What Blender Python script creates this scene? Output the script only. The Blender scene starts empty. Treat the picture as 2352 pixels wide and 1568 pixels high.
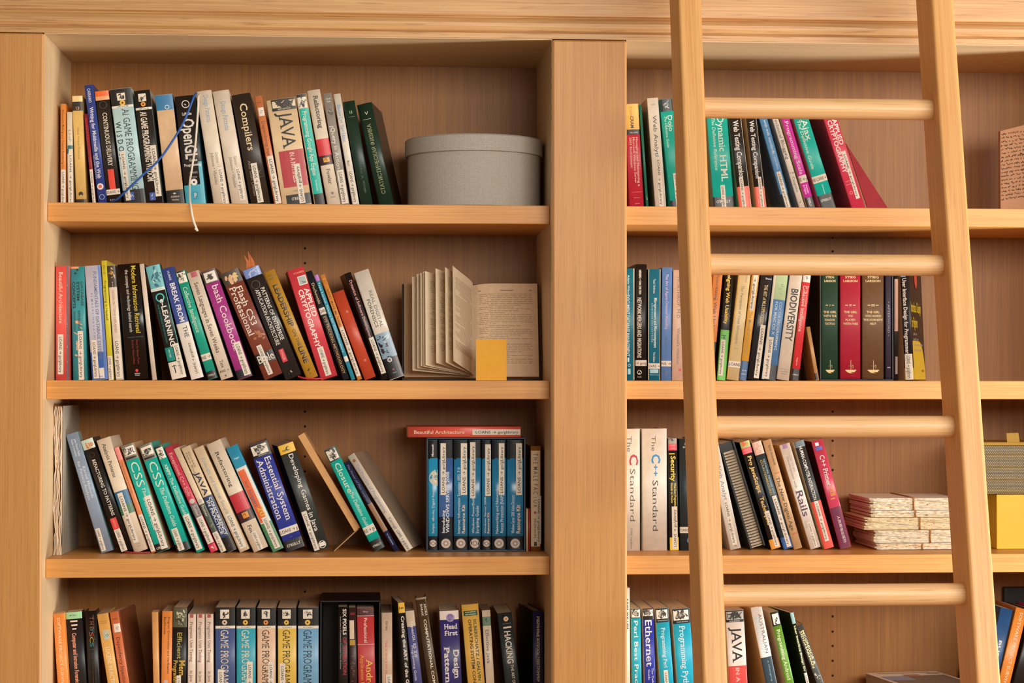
import bpy, bmesh, math, random
from mathutils import Matrix, Vector
sc = bpy.context.scene
COL = sc.collection
R = random.Random(7)
PI = math.pi

# ---------------------------------------------------------------- camera
W, H, F = 2352, 1568, 4748.2
CAM = Vector((0.79481, -4.13, -0.00162))
YAW, PITCH, ROLL = 0.07192, 0.02029, 0.00053
_fw = Vector((math.sin(YAW)*math.cos(PITCH), math.cos(YAW)*math.cos(PITCH), math.sin(PITCH)))
_r0 = Vector((math.cos(YAW), -math.sin(YAW), 0)); _u0 = _r0.cross(_fw)
_rt = _r0*math.cos(ROLL)+_u0*math.sin(ROLL); _up = _u0*math.cos(ROLL)-_r0*math.sin(ROLL)
cd = bpy.data.cameras.new('camera'); cam = bpy.data.objects.new('camera', cd); COL.objects.link(cam)
cd.sensor_width = 36; cd.lens = F/W*36; cd.clip_start = 0.05
M = Matrix((_rt, _up, -_fw)).transposed().to_4x4(); M.translation = CAM
cam.matrix_world = M
sc.camera = cam
def at(x, y, Y):                       # the place on the upright plane y=Y seen at a pixel of the photograph
    d = _fw + _rt*((x-W/2)/F) + _up*((H/2-y)/F)
    return CAM + d*((Y-CAM.y)/d.y)
def pxm(Y): return F/(Y-CAM.y)         # pixels per metre there

# ---------------------------------------------------------------- light
sc.view_settings.view_transform = 'Standard'; sc.view_settings.look = 'None'
sc.view_settings.exposure = 0.0; sc.view_settings.gamma = 1.0
wd = bpy.data.worlds.new('world'); sc.world = wd; wd.use_nodes = True
wd.node_tree.nodes['Background'].inputs[0].default_value = (1.0, 0.90, 0.78, 1)
wd.node_tree.nodes['Background'].inputs[1].default_value = 0.20
def area(name, loc, target, sx, sy, power, col):
    l = bpy.data.lights.new(name, 'AREA'); l.shape = 'RECTANGLE'; l.size = sx; l.size_y = sy
    l.energy = power; l.color = col
    o = bpy.data.objects.new(name, l); COL.objects.link(o); o.location = loc
    o.rotation_euler = (Vector(target)-Vector(loc)).to_track_quat('-Z', 'Y').to_euler()
    return o
area('room_light', (3.3, -4.4, 0.95), (0.9, 0.1, 0.0), 5.0, 1.3, 262, (1.0, 0.93, 0.83))
area('low_side_fill', (3.9, -0.60, -1.05), (0.5, 0.03, 0.35), 0.3, 0.9, 95, (0.92, 0.96, 0.98))  # unseen light added low at right to brighten header underside and left jamb

# ---------------------------------------------------------------- materials
def lin(h):
    h = h.lstrip('#'); v = [int(h[i:i+2], 16)/255 for i in (0, 2, 4)]
    return tuple(c/12.92 if c <= 0.04045 else ((c+0.055)/1.055)**2.4 for c in v)
MATS = {}
def N(nt, kind, **kw):
    n = nt.nodes.new(kind)
    for k, v in kw.items():
        if k.startswith('i_'): n.inputs[k[2:].replace('_', ' ')].default_value = v
        else: setattr(n, k, v)
    return n
def mat(col, rough=0.42, var=0.06, scale=60, kind='ink'):
    key = (col, rough, var, kind)
    if key in MATS: return MATS[key]
    m = bpy.data.materials.new('%s_%s' % (kind, col.lstrip('#'))); m.use_nodes = True
    nt = m.node_tree; b = nt.nodes['Principled BSDF']; b.inputs['Roughness'].default_value = rough
    c = lin(col); gain = min(1.35 if max(c) > .12 else .9, .86/max(max(c), .01)); c = tuple(x*gain for x in c)
    tc = N(nt, 'ShaderNodeTexCoord'); no = N(nt, 'ShaderNodeTexNoise', i_Scale=scale, i_Detail=3.0)
    nt.links.new(tc.outputs['Object'], no.inputs['Vector'])
    rp = N(nt, 'ShaderNodeValToRGB'); e = rp.color_ramp.elements
    e[0].position = 0.3; e[1].position = 0.7
    e[0].color = tuple(max(0, x*(1-var)) for x in c)+(1,); e[1].color = tuple(min(1, x*(1+var)+0.002) for x in c)+(1,)
    nt.links.new(no.outputs['Fac'], rp.inputs['Fac']); nt.links.new(rp.outputs['Color'], b.inputs['Base Color'])
    MATS[key] = m
    return m
def paper(col): return mat(col, 0.8, 0.05, 90, 'paper')
def pages(col='#d9c3a2'):              # edges of many leaves: fine lines across the thickness
    key = ('pages', col)
    if key in MATS: return MATS[key]
    m = bpy.data.materials.new('page_edges'); m.use_nodes = True
    nt = m.node_tree; b = nt.nodes['Principled BSDF']; b.inputs['Roughness'].default_value = 0.9
    tc = N(nt, 'ShaderNodeTexCoord'); mp = N(nt, 'ShaderNodeMapping'); mp.inputs['Scale'].default_value = (1400, 6, 6)
    no = N(nt, 'ShaderNodeTexNoise', i_Scale=1.0, i_Detail=2.0)
    nt.links.new(tc.outputs['Object'], mp.inputs['Vector']); nt.links.new(mp.outputs['Vector'], no.inputs['Vector'])
    rp = N(nt, 'ShaderNodeValToRGB'); c = lin(col); e = rp.color_ramp.elements
    e[0].position = 0.35; e[1].position = 0.65
    e[0].color = tuple(x*0.72 for x in c)+(1,); e[1].color = c+(1,)
    nt.links.new(no.outputs['Fac'], rp.inputs['Fac']); nt.links.new(rp.outputs['Color'], b.inputs['Base Color'])
    MATS[key] = m
    return m
def wood(name, axis, dark, light, seed=0.0, band=26, fine=330, rough=0.45, contrast=1.0, pore='#7a4520', pore_amt=0.35, swirl=0.0, lean=0.0):
    m = bpy.data.materials.new(name); m.use_nodes = True
    nt = m.node_tree; L = nt.links.new; b = nt.nodes['Principled BSDF']; b.inputs['Roughness'].default_value = rough
    tc = N(nt, 'ShaderNodeTexCoord')
    def mp(along, across):
        n = N(nt, 'ShaderNodeMapping'); s = [across]*3; s[axis] = along
        n.inputs['Scale'].default_value = s; n.inputs['Location'].default_value = (seed, seed*1.7, seed*0.6)
        
        if lean:
            t = N(nt, 'ShaderNodeMapping'); t.inputs['Rotation'].default_value = (lean, 0, 0); L(tc.outputs['Object'], t.inputs['Vector']); L(t.outputs['Vector'], n.inputs['Vector'])
        else: L(tc.outputs['Object'], n.inputs['Vector'])
        return n
    n1 = N(nt, 'ShaderNodeTexNoise', i_Scale=1.0, i_Detail=5.0, i_Roughness=0.6, i_Distortion=swirl); L(mp(1.1, band).outputs['Vector'], n1.inputs['Vector'])
    n2 = N(nt, 'ShaderNodeTexNoise', i_Scale=1.0, i_Detail=2.0, i_Roughness=0.5); L(mp(5.0, fine).outputs['Vector'], n2.inputs['Vector'])
    n3 = N(nt, 'ShaderNodeTexNoise', i_Scale=1.0, i_Detail=3.0, i_Roughness=0.6); L(mp(9.0, fine*0.55).outputs['Vector'], n3.inputs['Vector'])
    ad = N(nt, 'ShaderNodeMath', operation='MULTIPLY_ADD'); L(n2.outputs['Fac'], ad.inputs[0]); ad.inputs[1].default_value = 0.55
    sc_ = N(nt, 'ShaderNodeMath', operation='MULTIPLY'); L(n1.outputs['Fac'], sc_.inputs[0]); sc_.inputs[1].default_value = 0.45; L(sc_.outputs[0], ad.inputs[2])
    rp = N(nt, 'ShaderNodeValToRGB'); e = rp.color_ramp.elements
    e[0].position = 0.5-0.16/contrast; e[1].position = 0.5+0.16/contrast; e[0].color = lin(dark)+(1,); e[1].color = lin(light)+(1,)
    L(ad.outputs[0], rp.inputs['Fac'])
    r3 = N(nt, 'ShaderNodeValToRGB'); e = r3.color_ramp.elements; e[0].position = 0.57; e[1].position = 0.70
    e[0].color = (0, 0, 0, 1); e[1].color = (pore_amt,)*3+(1,); L(n3.outputs['Fac'], r3.inputs['Fac'])
    mx = N(nt, 'ShaderNodeMix', data_type='RGBA'); L(r3.outputs['Color'], mx.inputs[0]); L(rp.outputs['Color'], mx.inputs[6]); mx.inputs[7].default_value = lin(pore)+(1,)
    L(mx.outputs[2], b.inputs['Base Color'])
    bp = N(nt, 'ShaderNodeBump', i_Strength=0.12, i_Distance=0.0006); L(n2.outputs['Fac'], bp.inputs['Height']); L(bp.outputs['Normal'], b.inputs['Normal'])
    return m

# ---------------------------------------------------------------- objects
def mesh_obj(name, verts, faces, mats, mi=None, parent=None, smooth=None):
    me = bpy.data.meshes.new(name); me.from_pydata([tuple(v) for v in verts], [], faces)
    for m in mats: me.materials.append(m)
    if mi: me.polygons.foreach_set('material_index', mi)
    if smooth is True: me.polygons.foreach_set('use_smooth', [True]*len(me.polygons))
    elif smooth: me.polygons.foreach_set('use_smooth', smooth)
    me.update()
    o = bpy.data.objects.new(name, me); COL.objects.link(o)
    if parent: o.parent = parent
    return o
def empty(name, mtx, label, cat, group=None):
    o = bpy.data.objects.new(name, None); COL.objects.link(o); o.empty_display_size = 0.03; o.matrix_world = mtx
    return tag(o, label, cat, group)
def tag(o, label, cat, group=None):
    o['label'] = label; o['category'] = cat
    if group: o['group'] = group
    return o
class MB:                              # collects shapes, builds them as ONE mesh
    def __init__(s): s.v = []; s.f = []; s.mi = []; s.mats = []; s.sm = []
    def slot(s, m):
        if m not in s.mats: s.mats.append(m)
        return s.mats.index(m)
    def add(s, verts, faces, m, smooth=False):
        k = len(s.v); i = s.slot(m); s.v += [tuple(v) for v in verts]
        s.f += [tuple(k+a for a in f) for f in faces]; s.mi += [i]*len(faces); s.sm += [smooth]*len(faces)
    def box(s, a, b, m, bevel=0.0, seg=2):
        bm = bmesh.new(); bmesh.ops.create_cube(bm, size=1)
        for v in bm.verts: v.co = Vector([(a[i]+b[i])/2 + v.co[i]*(b[i]-a[i]) for i in range(3)])
        if bevel: bmesh.ops.bevel(bm, geom=bm.edges[:], offset=bevel, segments=seg, affect='EDGES', profile=0.5)
        bm.verts.index_update(); s.add([v.co[:] for v in bm.verts], [[v.index for v in f.verts] for f in bm.faces], m); bm.free()
    def tube(s, pts, r, m, n=8, closed=False, flat=1.0):
        P = [Vector(p) for p in pts]; k = len(P); vs = []; fs = []
        for i, p in enumerate(P):
            t = (P[(i+1) % k]-P[i-1]) if closed else (P[min(i+1, k-1)]-P[max(i-1, 0)])
            t.normalize(); a = Vector((0, 1, 0)) if abs(t.y) < 0.9 else Vector((1, 0, 0))
            x = t.cross(a).normalized(); y = x.cross(t)
            vs += [p+x*(r*math.cos(2*PI*j/n))+y*(r*flat*math.sin(2*PI*j/n)) for j in range(n)]
        for i in range(k if closed else k-1):
            for j in range(n):
                a, b = i*n+j, i*n+(j+1) % n; c, d = ((i+1) % k)*n+(j+1) % n, ((i+1) % k)*n+j
                fs.append((a, b, c, d))
        if not closed: fs += [tuple(range(n))[::-1], tuple((k-1)*n+j for j in range(n))]
        s.add(vs, fs, m, True)
    def build(s, name, parent=None): return mesh_obj(name, s.v, s.f, s.mats, s.mi, parent, s.sm)

# lettering: outlines of the built-in typeface, with slab ends added for serif titles
TXT = {}
def glyphs(body, style=''):
    key = (body, ''.join(c for c in style if c in 'bsil'))
    if key in TXT: return TXT[key]
    cu = bpy.data.curves.new('lettering', 'FONT'); cu.body = body; cu.resolution_u = 2; cu.fill_mode = 'FRONT'
    cu.offset = 0.022 if 'b' in style else (-0.006 if 'l' in style else 0.006)
    if 'i' in style: cu.shear = 0.22
    ob = bpy.data.objects.new('lettering', cu); me = ob.to_mesh()
    vs = [(v.co.x, v.co.y) for v in me.vertices]; fs = [tuple(p.vertices) for p in me.polygons]
    ob.to_mesh_clear(); bpy.data.objects.remove(ob); bpy.data.curves.remove(cu)
    if 's' in style and vs:
        cnt = {}
        for f in fs:
            for i in range(len(f)):
                e = (f[i], f[(i+1) % len(f)]); k = (min(e), max(e)); cnt[k] = cnt.get(k, 0)+1
        nb = {}
        be = [k for k, c in cnt.items() if c == 1]
        for a, b in be: nb.setdefault(a, []).append(b); nb.setdefault(b, []).append(a)
        for a, b in be:
            (x0, y0), (x1, y1) = vs[a], vs[b]
            if abs(y0-y1) > 0.004 or not 0.03 < abs(x1-x0) < 0.24: continue
            lo = abs(y0) < 0.03; hi = min(abs(y0-0.727), abs(y0-0.556), abs(y0-0.756)) < 0.03
            if not (lo or hi): continue
            if x0 > x1: a, b, x0, x1 = b, a, x1, x0
            na = [k for k in nb[a] if k != b]; nb_ = [k for k in nb[b] if k != a]
            if not na or not nb_: continue
            da = vs[na[0]][0]-x0; db = vs[nb_[0]][0]-x1
            if da*db < -1e-4: continue
            sgn = 1 if lo else -1; k = len(vs); w = 0.075
            vs += [(x0-w, y0), (x1+w, y0), (x1+w, y0+sgn*0.05), (x0-w, y0+sgn*0.05)]; fs.append((k, k+1, k+2, k+3))
    if not vs: vs = [(0, 0)]
    bm = bmesh.new(); bv = [bm.verts.new((x, y, 0)) for x, y in vs]
    for f in fs:
        try: bm.faces.new([bv[i] for i in f])
        except ValueError: pass
    for k in range(-1, 7):             # cut across so that tall letters can follow a rounded spine
        bmesh.ops.bisect_plane(bm, geom=bm.verts[:]+bm.edges[:]+bm.faces[:], plane_co=(0, k*.11+.005, 0), plane_no=(0, 1, 0))
    bm.verts.index_update(); vs = [(v.co.x, v.co.y) for v in bm.verts]; fs = [tuple(v.index for v in f.verts) for f in bm.faces]; bm.free()
    x0 = min(v[0] for v in vs); x1 = max(v[0] for v in vs); w = max(x1-x0, 1e-4)
    TXT[key] = ([((x-x0)/w, y/0.727) for x, y in vs], fs)
    return TXT[key]
US = [0, .03, .08, .2, .35, .5, .65, .8, .92, .97, 1]
CREAM = '#d8c2a0'
LOAN = 'LOANS \u2192 go/gLibrary'
LOAN2 = 'LOANS \u2192 go/glibrary'

class Spine:                           # the printed face of a book; u across, v from the top down the part the photo shows
    def __init__(s, t, h, vis, bulge, r): s.t, s.h, s.vis, s.bu, s.r = t, h, vis, bulge, r
    def y(s, u):
        c = 2*u-1; return -s.bu*(1-c*c)+s.r*abs(c)**8
    def p(s, u, v, off): 
        return (u*s.t, s.y(min(max(u, 0), 1))-off, min(max(s.h*(1-v*s.vis), 0.0004), s.h-0.0004))
    def rect(s, mb, u0, u1, v0, v1, m, off):
        us = [u0]+[u for u in US if u0+.01 < u < u1-.01]+[u1]; vs = []; fs = []
        for u in us: vs += [s.p(u, v0, off), s.p(u, v1, off)]
        for i in range(len(us)-1): fs.append((2*i, 2*i+1, 2*i+3, 2*i+2))
        mb.add(vs, fs, m)
    def text(s, mb, body, v0, v1, uc, size, m, off, style=''):
        g, fs = glyphs(body, style); out = []
        for x, y in g:
            if 'u' in style: out.append(s.p(uc-(y-.5)*size, v1-x*(v1-v0), off))
            else: out.append(s.p(uc+(y-.5)*size, v0+x*(v1-v0), off))
        mb.add(out, fs, m)
    def htext(s, mb, body, vc, u0, u1, size, m, off, style=''):
        g, fs = glyphs(body, style); k = size*s.t/(s.h*s.vis)
        mb.add([s.p(u0+x*(u1-u0), vc-(y-.5)*k, off) for x, y in g], fs, m)
    def disc(s, mb, u, v, r, m, off, rin=0.0):
        n = 20; k = s.t/(s.h*s.vis)
        cl = lambda x: min(max(x, .0), 1.0)
        o = [s.p(cl(u+r*math.cos(2*PI*i/n)), v+r*k*math.sin(2*PI*i/n), off) for i in range(n)]
        if rin:
            o += [s.p(cl(u+rin*math.cos(2*PI*i/n)), v+rin*k*math.sin(2*PI*i/n), off) for i in range(n)]
            mb.add(o, [(i, (i+1) % n, n+(i+1) % n, n+i) for i in range(n)], m)
        else:
            o += [s.p(cl(u+.5*r*math.cos(2*PI*i/n)), v+.5*r*k*math.sin(2*PI*i/n), off) for i in range(n)]+[s.p(u, v, off)]
            mb.add(o, [(i, (i+1) % n, n+(i+1) % n, n+i) for i in range(n)]+[(n+i, n+(i+1) % n, 2*n) for i in range(n)], m)
    def art(s, mb, v0, v1, u0, u1, m, off, seed=1, n=16, round_=0.5):
        r = random.Random(seed)
        for i in range(n):
            cu = u0+(u1-u0)*(.5+.33*r.gauss(0, .55)); cv = v0+(v1-v0)*(.5+.33*r.gauss(0, .55))
            a = r.uniform(0, PI); la = (u1-u0)*r.uniform(.08, .3); lb = la*r.uniform(.12, round_); k = s.t/(s.h*s.vis); q = 9
            pts = []
            for j in range(q):
                x = la*math.cos(2*PI*j/q); y = lb*math.sin(2*PI*j/q)
                uu = cu+x*math.cos(a)-y*math.sin(a); vv = cv+(x*math.sin(a)+y*math.cos(a))*k
                pts.append(s.p(min(max(uu, u0), u1), min(max(vv, v0), v1), off+0.00002*(i % 4)))
            mb.add(pts, [tuple(range(q))], m)

def label_sticker(sp, root, kind, a, off):
    mb = MB(); wm, km = paper('#ece2d2'), paper('#2a2522')
    if kind == 'L':                    # along the spine
        v0, v1, u0, u1 = a[:4]; st = a[4] if len(a) > 4 else ''; body = a[5] if len(a) > 5 else LOAN
        sp.rect(mb, u0, u1, v0, v1, wm, off); pad = (v1-v0)*.07
        sp.text(mb, body, v0+pad, v1-pad*.6, (u0+u1)/2, (u1-u0)*.5, km, off+.0001, st)
    else:                              # wrapped round the spine
        v0, v1, body = a[:3]
        sp.rect(mb, 0.0, 1.0, v0, v1, wm, off); k = sp.h*sp.vis/sp.t
        sp.htext(mb, body, (v0+v1)/2, a[3] if len(a) > 3 else .04, a[4] if len(a) > 4 else .96, (v1-v0)*k*.5, km, off+.0001)
    o = mb.build('loan_label', root); o['label'] = 'white loan sticker'

def book_body(root, t, h, d, col, prints=(), vis=1.0, hard=False, side=None, page=CREAM, rough=0.38, left=None):
    sp = Spine(t, h, vis, min(.09*t, .003) if hard else min(.05*t, .0009), .0011)
    c = .0022 if hard else .0004; ov = .003 if hard else .0005
    mc = mat(col, rough); msd = mat(side, rough) if side else mc; ml = mat(left, rough) if left else msd
    outer = [(0, d)]+[(u*t, sp.y(u)) for u in US]+[(t, d)]
    inner = [(c, d)]+[(min(max(u*t, c), t-c), max(sp.y(u), 0)+c+.0006) for u in US]+[(t-c, d)]
    n = len(outer); mb = MB(); vs = []
    for z in (0, h): vs += [(x, y, z) for x, y in outer]
    for z in (0, h): vs += [(x, y, z) for x, y in inner]
    q = lambda i: [(i, i+1, n+i+1, n+i)]
    mb.slot(mc)
    mb.add(vs, [f for i in range(1, n-2) for f in q(i)], mc, True)
    k = len(mb.v); fs = []
    for i in range(n-1):
        fs.append((n+i, n+i+1, 3*n+i+1, 3*n+i)); fs.append((i+1, i, 2*n+i, 2*n+i+1)); fs.append((2*n+i+1, 2*n+i, 3*n+i, 3*n+i+1))
    fs += [(0, n, 3*n, 2*n), (n-1, 3*n-1, 4*n-1, 2*n-1)]
    mb.f += fs; mb.mi += [mb.slot(mc)]*len(fs); mb.sm += [False]*len(fs)
    mb.f += [(0, 1, n+1, n)]; mb.mi += [mb.slot(ml)]; mb.sm += [False]
    mb.f += [(n-2, n-1, 2*n-1, 2*n-2)]; mb.mi += [mb.slot(msd)]; mb.sm += [False]
    off = .00012; stick = []
    for pr in prints:
        k, a = pr[0], pr[1:]
        off += .00003
        if k == 'b': sp.rect(mb, a[3] if len(a) > 3 else 0, a[4] if len(a) > 4 else 1, a[0], a[1], mat(a[2], rough), off)
        elif k == 't': sp.text(mb, a[0], a[1], a[2], a[3], a[4], mat(a[5], rough), off, a[6] if len(a) > 6 else '')
        elif k == 'h': sp.htext(mb, a[0], a[1], a[2], a[3], a[4], mat(a[5], rough), off, a[6] if len(a) > 6 else '')
        elif k == 'o': sp.disc(mb, a[0], a[1], a[2], mat(a[3], rough), off, a[4] if len(a) > 4 else 0)
        elif k == 'a': sp.art(mb, a[0], a[1], a[2], a[3], mat(a[4], rough), off, *(a[5:]))
        else: stick.append((k, a))
    mb.build('cover', root)
    pb = MB(); pb.box((c+.0001, c+.0012, ov), (t-c-.0001, d-ov, h-ov), pages(page)); pb.build('pages', root)
    for k, a in stick: label_sticker(sp, root, k, a, off+.0001)
    return sp

BACK = 0.37516
def place(TL, P2, t, zs, Y=.172, yaw=0.0, d=None, **kw):       # a book's pose from its spine's left edge
    A = at(TL[0], TL[1], Y); B = at(P2[0], P2[1], Y)
    a = math.atan2(-(A.x-B.x), A.z-B.z); tm = t/pxm(Y)-.0004
    h = (A.z-zs-.0002-(tm*math.sin(-a) if a < 0 else 0))/math.cos(a)
    ps = math.radians(yaw)
    if d is None: d = min(.76*h, .172)
    d = min(d, (BACK-.002-Y)/max(math.cos(ps), .3)-(tm*math.sin(ps) if ps > 0 else 0))
    return dict(A=A, B=B, a=a, t=tm, zs=zs, Y=Y, ps=ps, d=d, h=h, x0=A.x+h*math.sin(a), tl=0.0, tr=0.0)
def edges(p):                          # front-left, back-left, front-right, back-right edges as (x, z) bottom and top
    u = (-math.sin(p['a']), math.cos(p['a'])); r = (math.cos(p['a']), math.sin(p['a']))
    z0 = p['A'].z-p['h']*math.cos(p['a']); x0 = p['x0']; o = []
    for f, e in ((0, 0), (0, 1), (1, 0), (1, 1)):
        k = (p['t']-p['tr']*e if f else p['tl']*e)*math.cos(p['ps']); b = -math.sin(p['ps'])*p['d']*e
        x = x0+r[0]*k+b; z = z0+r[1]*(p['t'] if f else 0)
        o.append(((x, z), (x+u[0]*p['h'], z+u[1]*p['h'])))
    return o
def gap(er, el):
    z0 = max(er[0][1], el[0][1]); z1 = min(er[1][1], el[1][1])
    f = lambda e, z: e[0][0]+(e[1][0]-e[0][0])*(z-e[0][1])/(e[1][1]-e[0][1])
    return min(f(el, z)-f(er, z) for z in (z0, z1))
def settle(P):                         # neighbours touch instead of passing through each other
    for _ in range(2):
        for p, q in zip(P, P[1:]):
            g = gap(edges(p)[2], edges(q)[0])-.0003
            if g < 0:
                k = min(-g, .3*p['t']); p['t'] -= k
                g = gap(edges(p)[2], edges(q)[0])-.0003
                if g < 0: q['x0'] -= g; q['A'] = q['A']-Vector((g, 0, 0)); q['B'] = q['B']-Vector((g, 0, 0))
    for p, q in zip(P, P[1:]):
        g = gap(edges(p)[3], edges(q)[1])-.0004
        if g < 0:
            p['tr'] += min(-g*.5, .42*p['t']); g = gap(edges(p)[3], edges(q)[1])-.0004
            if g < 0: q['tl'] += min(-g, .45*q['t'])
            g = gap(edges(p)[3], edges(q)[1])-.0004
            if g < 0: p['tr'] += min(-g, max(0, .6*p['t']-p['tr']))
            g = gap(edges(p)[3], edges(q)[1])-.0004
            while g < 0 and p['d'] > .05 and q['d'] > .05:
                k = p if abs(p['ps']) <= abs(q['ps']) else q
                k['d'] -= .006; g = gap(edges(p)[3], edges(q)[1])-.0004
                if p['d'] < .09: q['d'] -= .006
def make(p, col, label, prints=(), group=None, name='book', **kw):
    z0 = p['A'].z-p['h']*math.cos(p['a'])
    m = Matrix.Translation((p['x0'], p['Y'], z0)) @ Matrix.Rotation(p['ps'], 4, 'Z') @ Matrix.Rotation(-p['a'], 4, 'Y')
    root = empty(name, m, label, 'book', group)
    n = len(bpy.data.objects)
    book_body(root, p['t'], p['h'], p['d'], col, prints, (p['A']-p['B']).length/p['h'], **kw)
    if p['tl'] or p['tr']:
        for o in root.children:
            for v in o.data.vertices:
                e = max(0, min(1, v.co.y/p['d'])); f = v.co.x/p['t']
                v.co.x += e*(p['tl']*(1-f)-p['tr']*f)
    return root
def row(zs, group, dy, data):
    P = []
    for e in data:
        o = dict(e[6]) if len(e) > 6 else {}
        pl = {k: o.pop(k) for k in ('Y', 'yaw', 'd') if k in o}
        P.append((place(e[0], (e[1], dy), e[2], o.pop('zs', zs), **pl), e, o))
    settle([p for p, e, o in P])
    return [make(p, e[3], e[4], e[5], group=group, **o) for p, e, o in P]

# ---------------------------------------------------------------- the setting
ZH, XL, XR, XP, XE = .69138, .16447, 1.17375, 1.32362, 2.3329
SF, ZT = .04747, (.35949, .00426, -.35122, -.7065, -1.062)
TH = .0377; FLOOR = -1.6
def struct(name, mb): o = mb.build(name); o['kind'] = 'structure'; return o
mb = MB(); mb.box((-1.2, -6, FLOOR-.05), (7.5, .45, FLOOR), wood('oak_floor', 0, '#8a6238', '#b58a58', 9, 12, 200)); struct('floor', mb)
mb = MB(); mb.box((-1.2, .43, FLOOR), (7.5, .5, 2.4), paper('#cdbfa8')); struct('wall_back', mb)

w_head = wood('oak_header', 0, '#b8814d', '#d2a66f', 1.3, 60, 360, contrast=1.05, pore='#8f5a2e', pore_amt=.55, swirl=.6)
w_post = wood('oak_upright', 2, '#bd8042', '#d19957', 4.1, 70, 560, contrast=1.0, pore_amt=.3)
w_shelf = wood('oak_shelf', 0, '#c98540', '#e0a257', 7.7, 80, 420, contrast=1.0, pore='#9a6130', pore_amt=.3)
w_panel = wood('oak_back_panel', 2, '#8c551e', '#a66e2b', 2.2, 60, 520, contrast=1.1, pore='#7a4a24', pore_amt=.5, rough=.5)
dark = mat('#1b120b', .9, .02)

case = empty('bookcase', Matrix.Translation((0, 0, FLOOR)), 'built-in oak bookcase with two bays of open shelves and a deep header', 'bookcase')
def part(mb, name, parent, label=None):
    o = mb.build(name); o.parent = parent; o.matrix_parent_inverse = parent.matrix_world.inverted()
    if label: o['label'] = label
    return o
# header: moulded profile run along the wall
prof = [(0, 0), (0, .0105), (.0045, .0122), (.0022, .016), (-.0005, .024), (-.0008, .031), (.0012, .038), (.0055, .0425), (.006, .0445), (.0004, .0475), (0, .055), (0, .5), (.40, .5), (.40, 0)]
mb = MB(); n = len(prof); x0, x1 = -.9, 3.2
vs = [(x0, y, ZH+z) for y, z in prof]+[(x1, y, ZH+z) for y, z in prof]
mb.add(vs, [(i, (i+1) % n, n+(i+1) % n, n+i) for i in range(n)]+[tuple(range(n))[::-1], tuple(range(n, 2*n))], w_head)
part(mb, 'header', case)
for a, b in ((-.9, XL), (XR, XP), (XE, 2.5)):
    mb = MB(); mb.box((a, 0, FLOOR), (b, .40, ZH-.0012), w_post, .0042, 3); part(mb, 'upright', case)
w_lin = wood('pale_oak_lining', 2, '#cdac80', '#e2c59a', 6.1, 40, 300, contrast=.8, pore='#a88a62', pore_amt=.2)
w_sof = wood('pale_oak_soffit', 0, '#cdac80', '#e2c59a', 8.1, 40, 300, contrast=.8, pore='#a88a62', pore_amt=.2)
for a, b in ((XL, XR), (XP, XE)):
    mb = MB(); mb.box((a, .004, ZH-.0016), (b, BACK, ZH+.0002), w_sof); part(mb, 'soffit', case, 'pale soffit board')
    for x, e in ((a, .0008), (b, -.0008)):
        mb = MB(); mb.box((min(x, x+e), .0045, ZT[4]), (max(x, x+e), BACK, ZH-.0017), w_lin); part(mb, 'side_lining', case, 'pale side lining')
def hole(mb, x, z, y, r=.0027):
    k = 12; mb.add([(x+r*math.cos(2*PI*i/k), y, z+r*math.sin(2*PI*i/k)) for i in range(k)], [tuple(range(k))], dark)
for (a, b, hx, ys) in ((XL, XR, 700.5, (570, 604, 945, 979, 1014, 1048, 1082, 1358)), (XP, XE, 1912.5, (545, 577, 945, 979, 1012, 1046, 1079, 1415, 1450, 1483, 1517, 1551))):
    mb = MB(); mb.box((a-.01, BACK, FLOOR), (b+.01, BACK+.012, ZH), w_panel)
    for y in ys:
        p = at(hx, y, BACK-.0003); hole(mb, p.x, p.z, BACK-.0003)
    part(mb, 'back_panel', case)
for a, b in ((XL+.0011, XR-.0006), (XP+.0008, XE-.0008)):
    for z in ZT:
        mb = MB(); mb.box((a, SF, z-TH), (b, BACK-.0005, z), w_shelf, .0012, 1); part(mb, 'shelf', case)

# ---------------------------------------------------------------- ladder, leaning on the bookcase
K = .905
def ly(z): return -4.13+K*(-.02903+4.13)+.21905*(z+.00162*(1-K))
LX = [(CAM.x+K*(x-CAM.x), CAM.x+K*(x+w-CAM.x)) for x, w in ((1.45141, .04922), (1.9914, .04832))]
LD = .12448*K
w_lad = wood('oak_ladder', 2, '#cf924d', '#e6b170', 5.5, 70, 420, contrast=.9, pore_amt=.25, lean=.2156)
w_rung = wood('oak_rung', 0, '#d8a56f', '#ecc38f', 3.3, 70, 420, contrast=.9, pore='#a8784a', pore_amt=.45)
ztop, zbot = .87, FLOOR
lad = empty('library_ladder', Matrix.Translation(((LX[0][0]+LX[1][1])/2, ly(zbot)+LD/2, zbot)), 'pale oak library ladder leaning on the bookcase in front of the right bay', 'ladder')
for a, b in LX:
    mb = MB(); bm = bmesh.new(); bmesh.ops.create_cube(bm, size=1)
    for v in bm.verts:
        z = ztop if v.co.z > 0 else zbot; v.co = (a if v.co.x < 0 else b, ly(z)+(0 if v.co.y < 0 else LD), z)
    bmesh.ops.bevel(bm, geom=[e for e in bm.edges if abs((e.verts[0].co-e.verts[1].co).z) > 1], offset=.0065, segments=4, affect='EDGES', profile=.5)
    bm.verts.index_update(); mb.add([v.co[:] for v in bm.verts], [[v.index for v in f.verts] for f in bm.faces], w_lad, False); bm.free()
    part(mb, 'stile', lad)
zr = K*(.57628+.00162)-.00162; dz = .33265*K; rr = .02197*K
z = zr+dz
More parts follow.
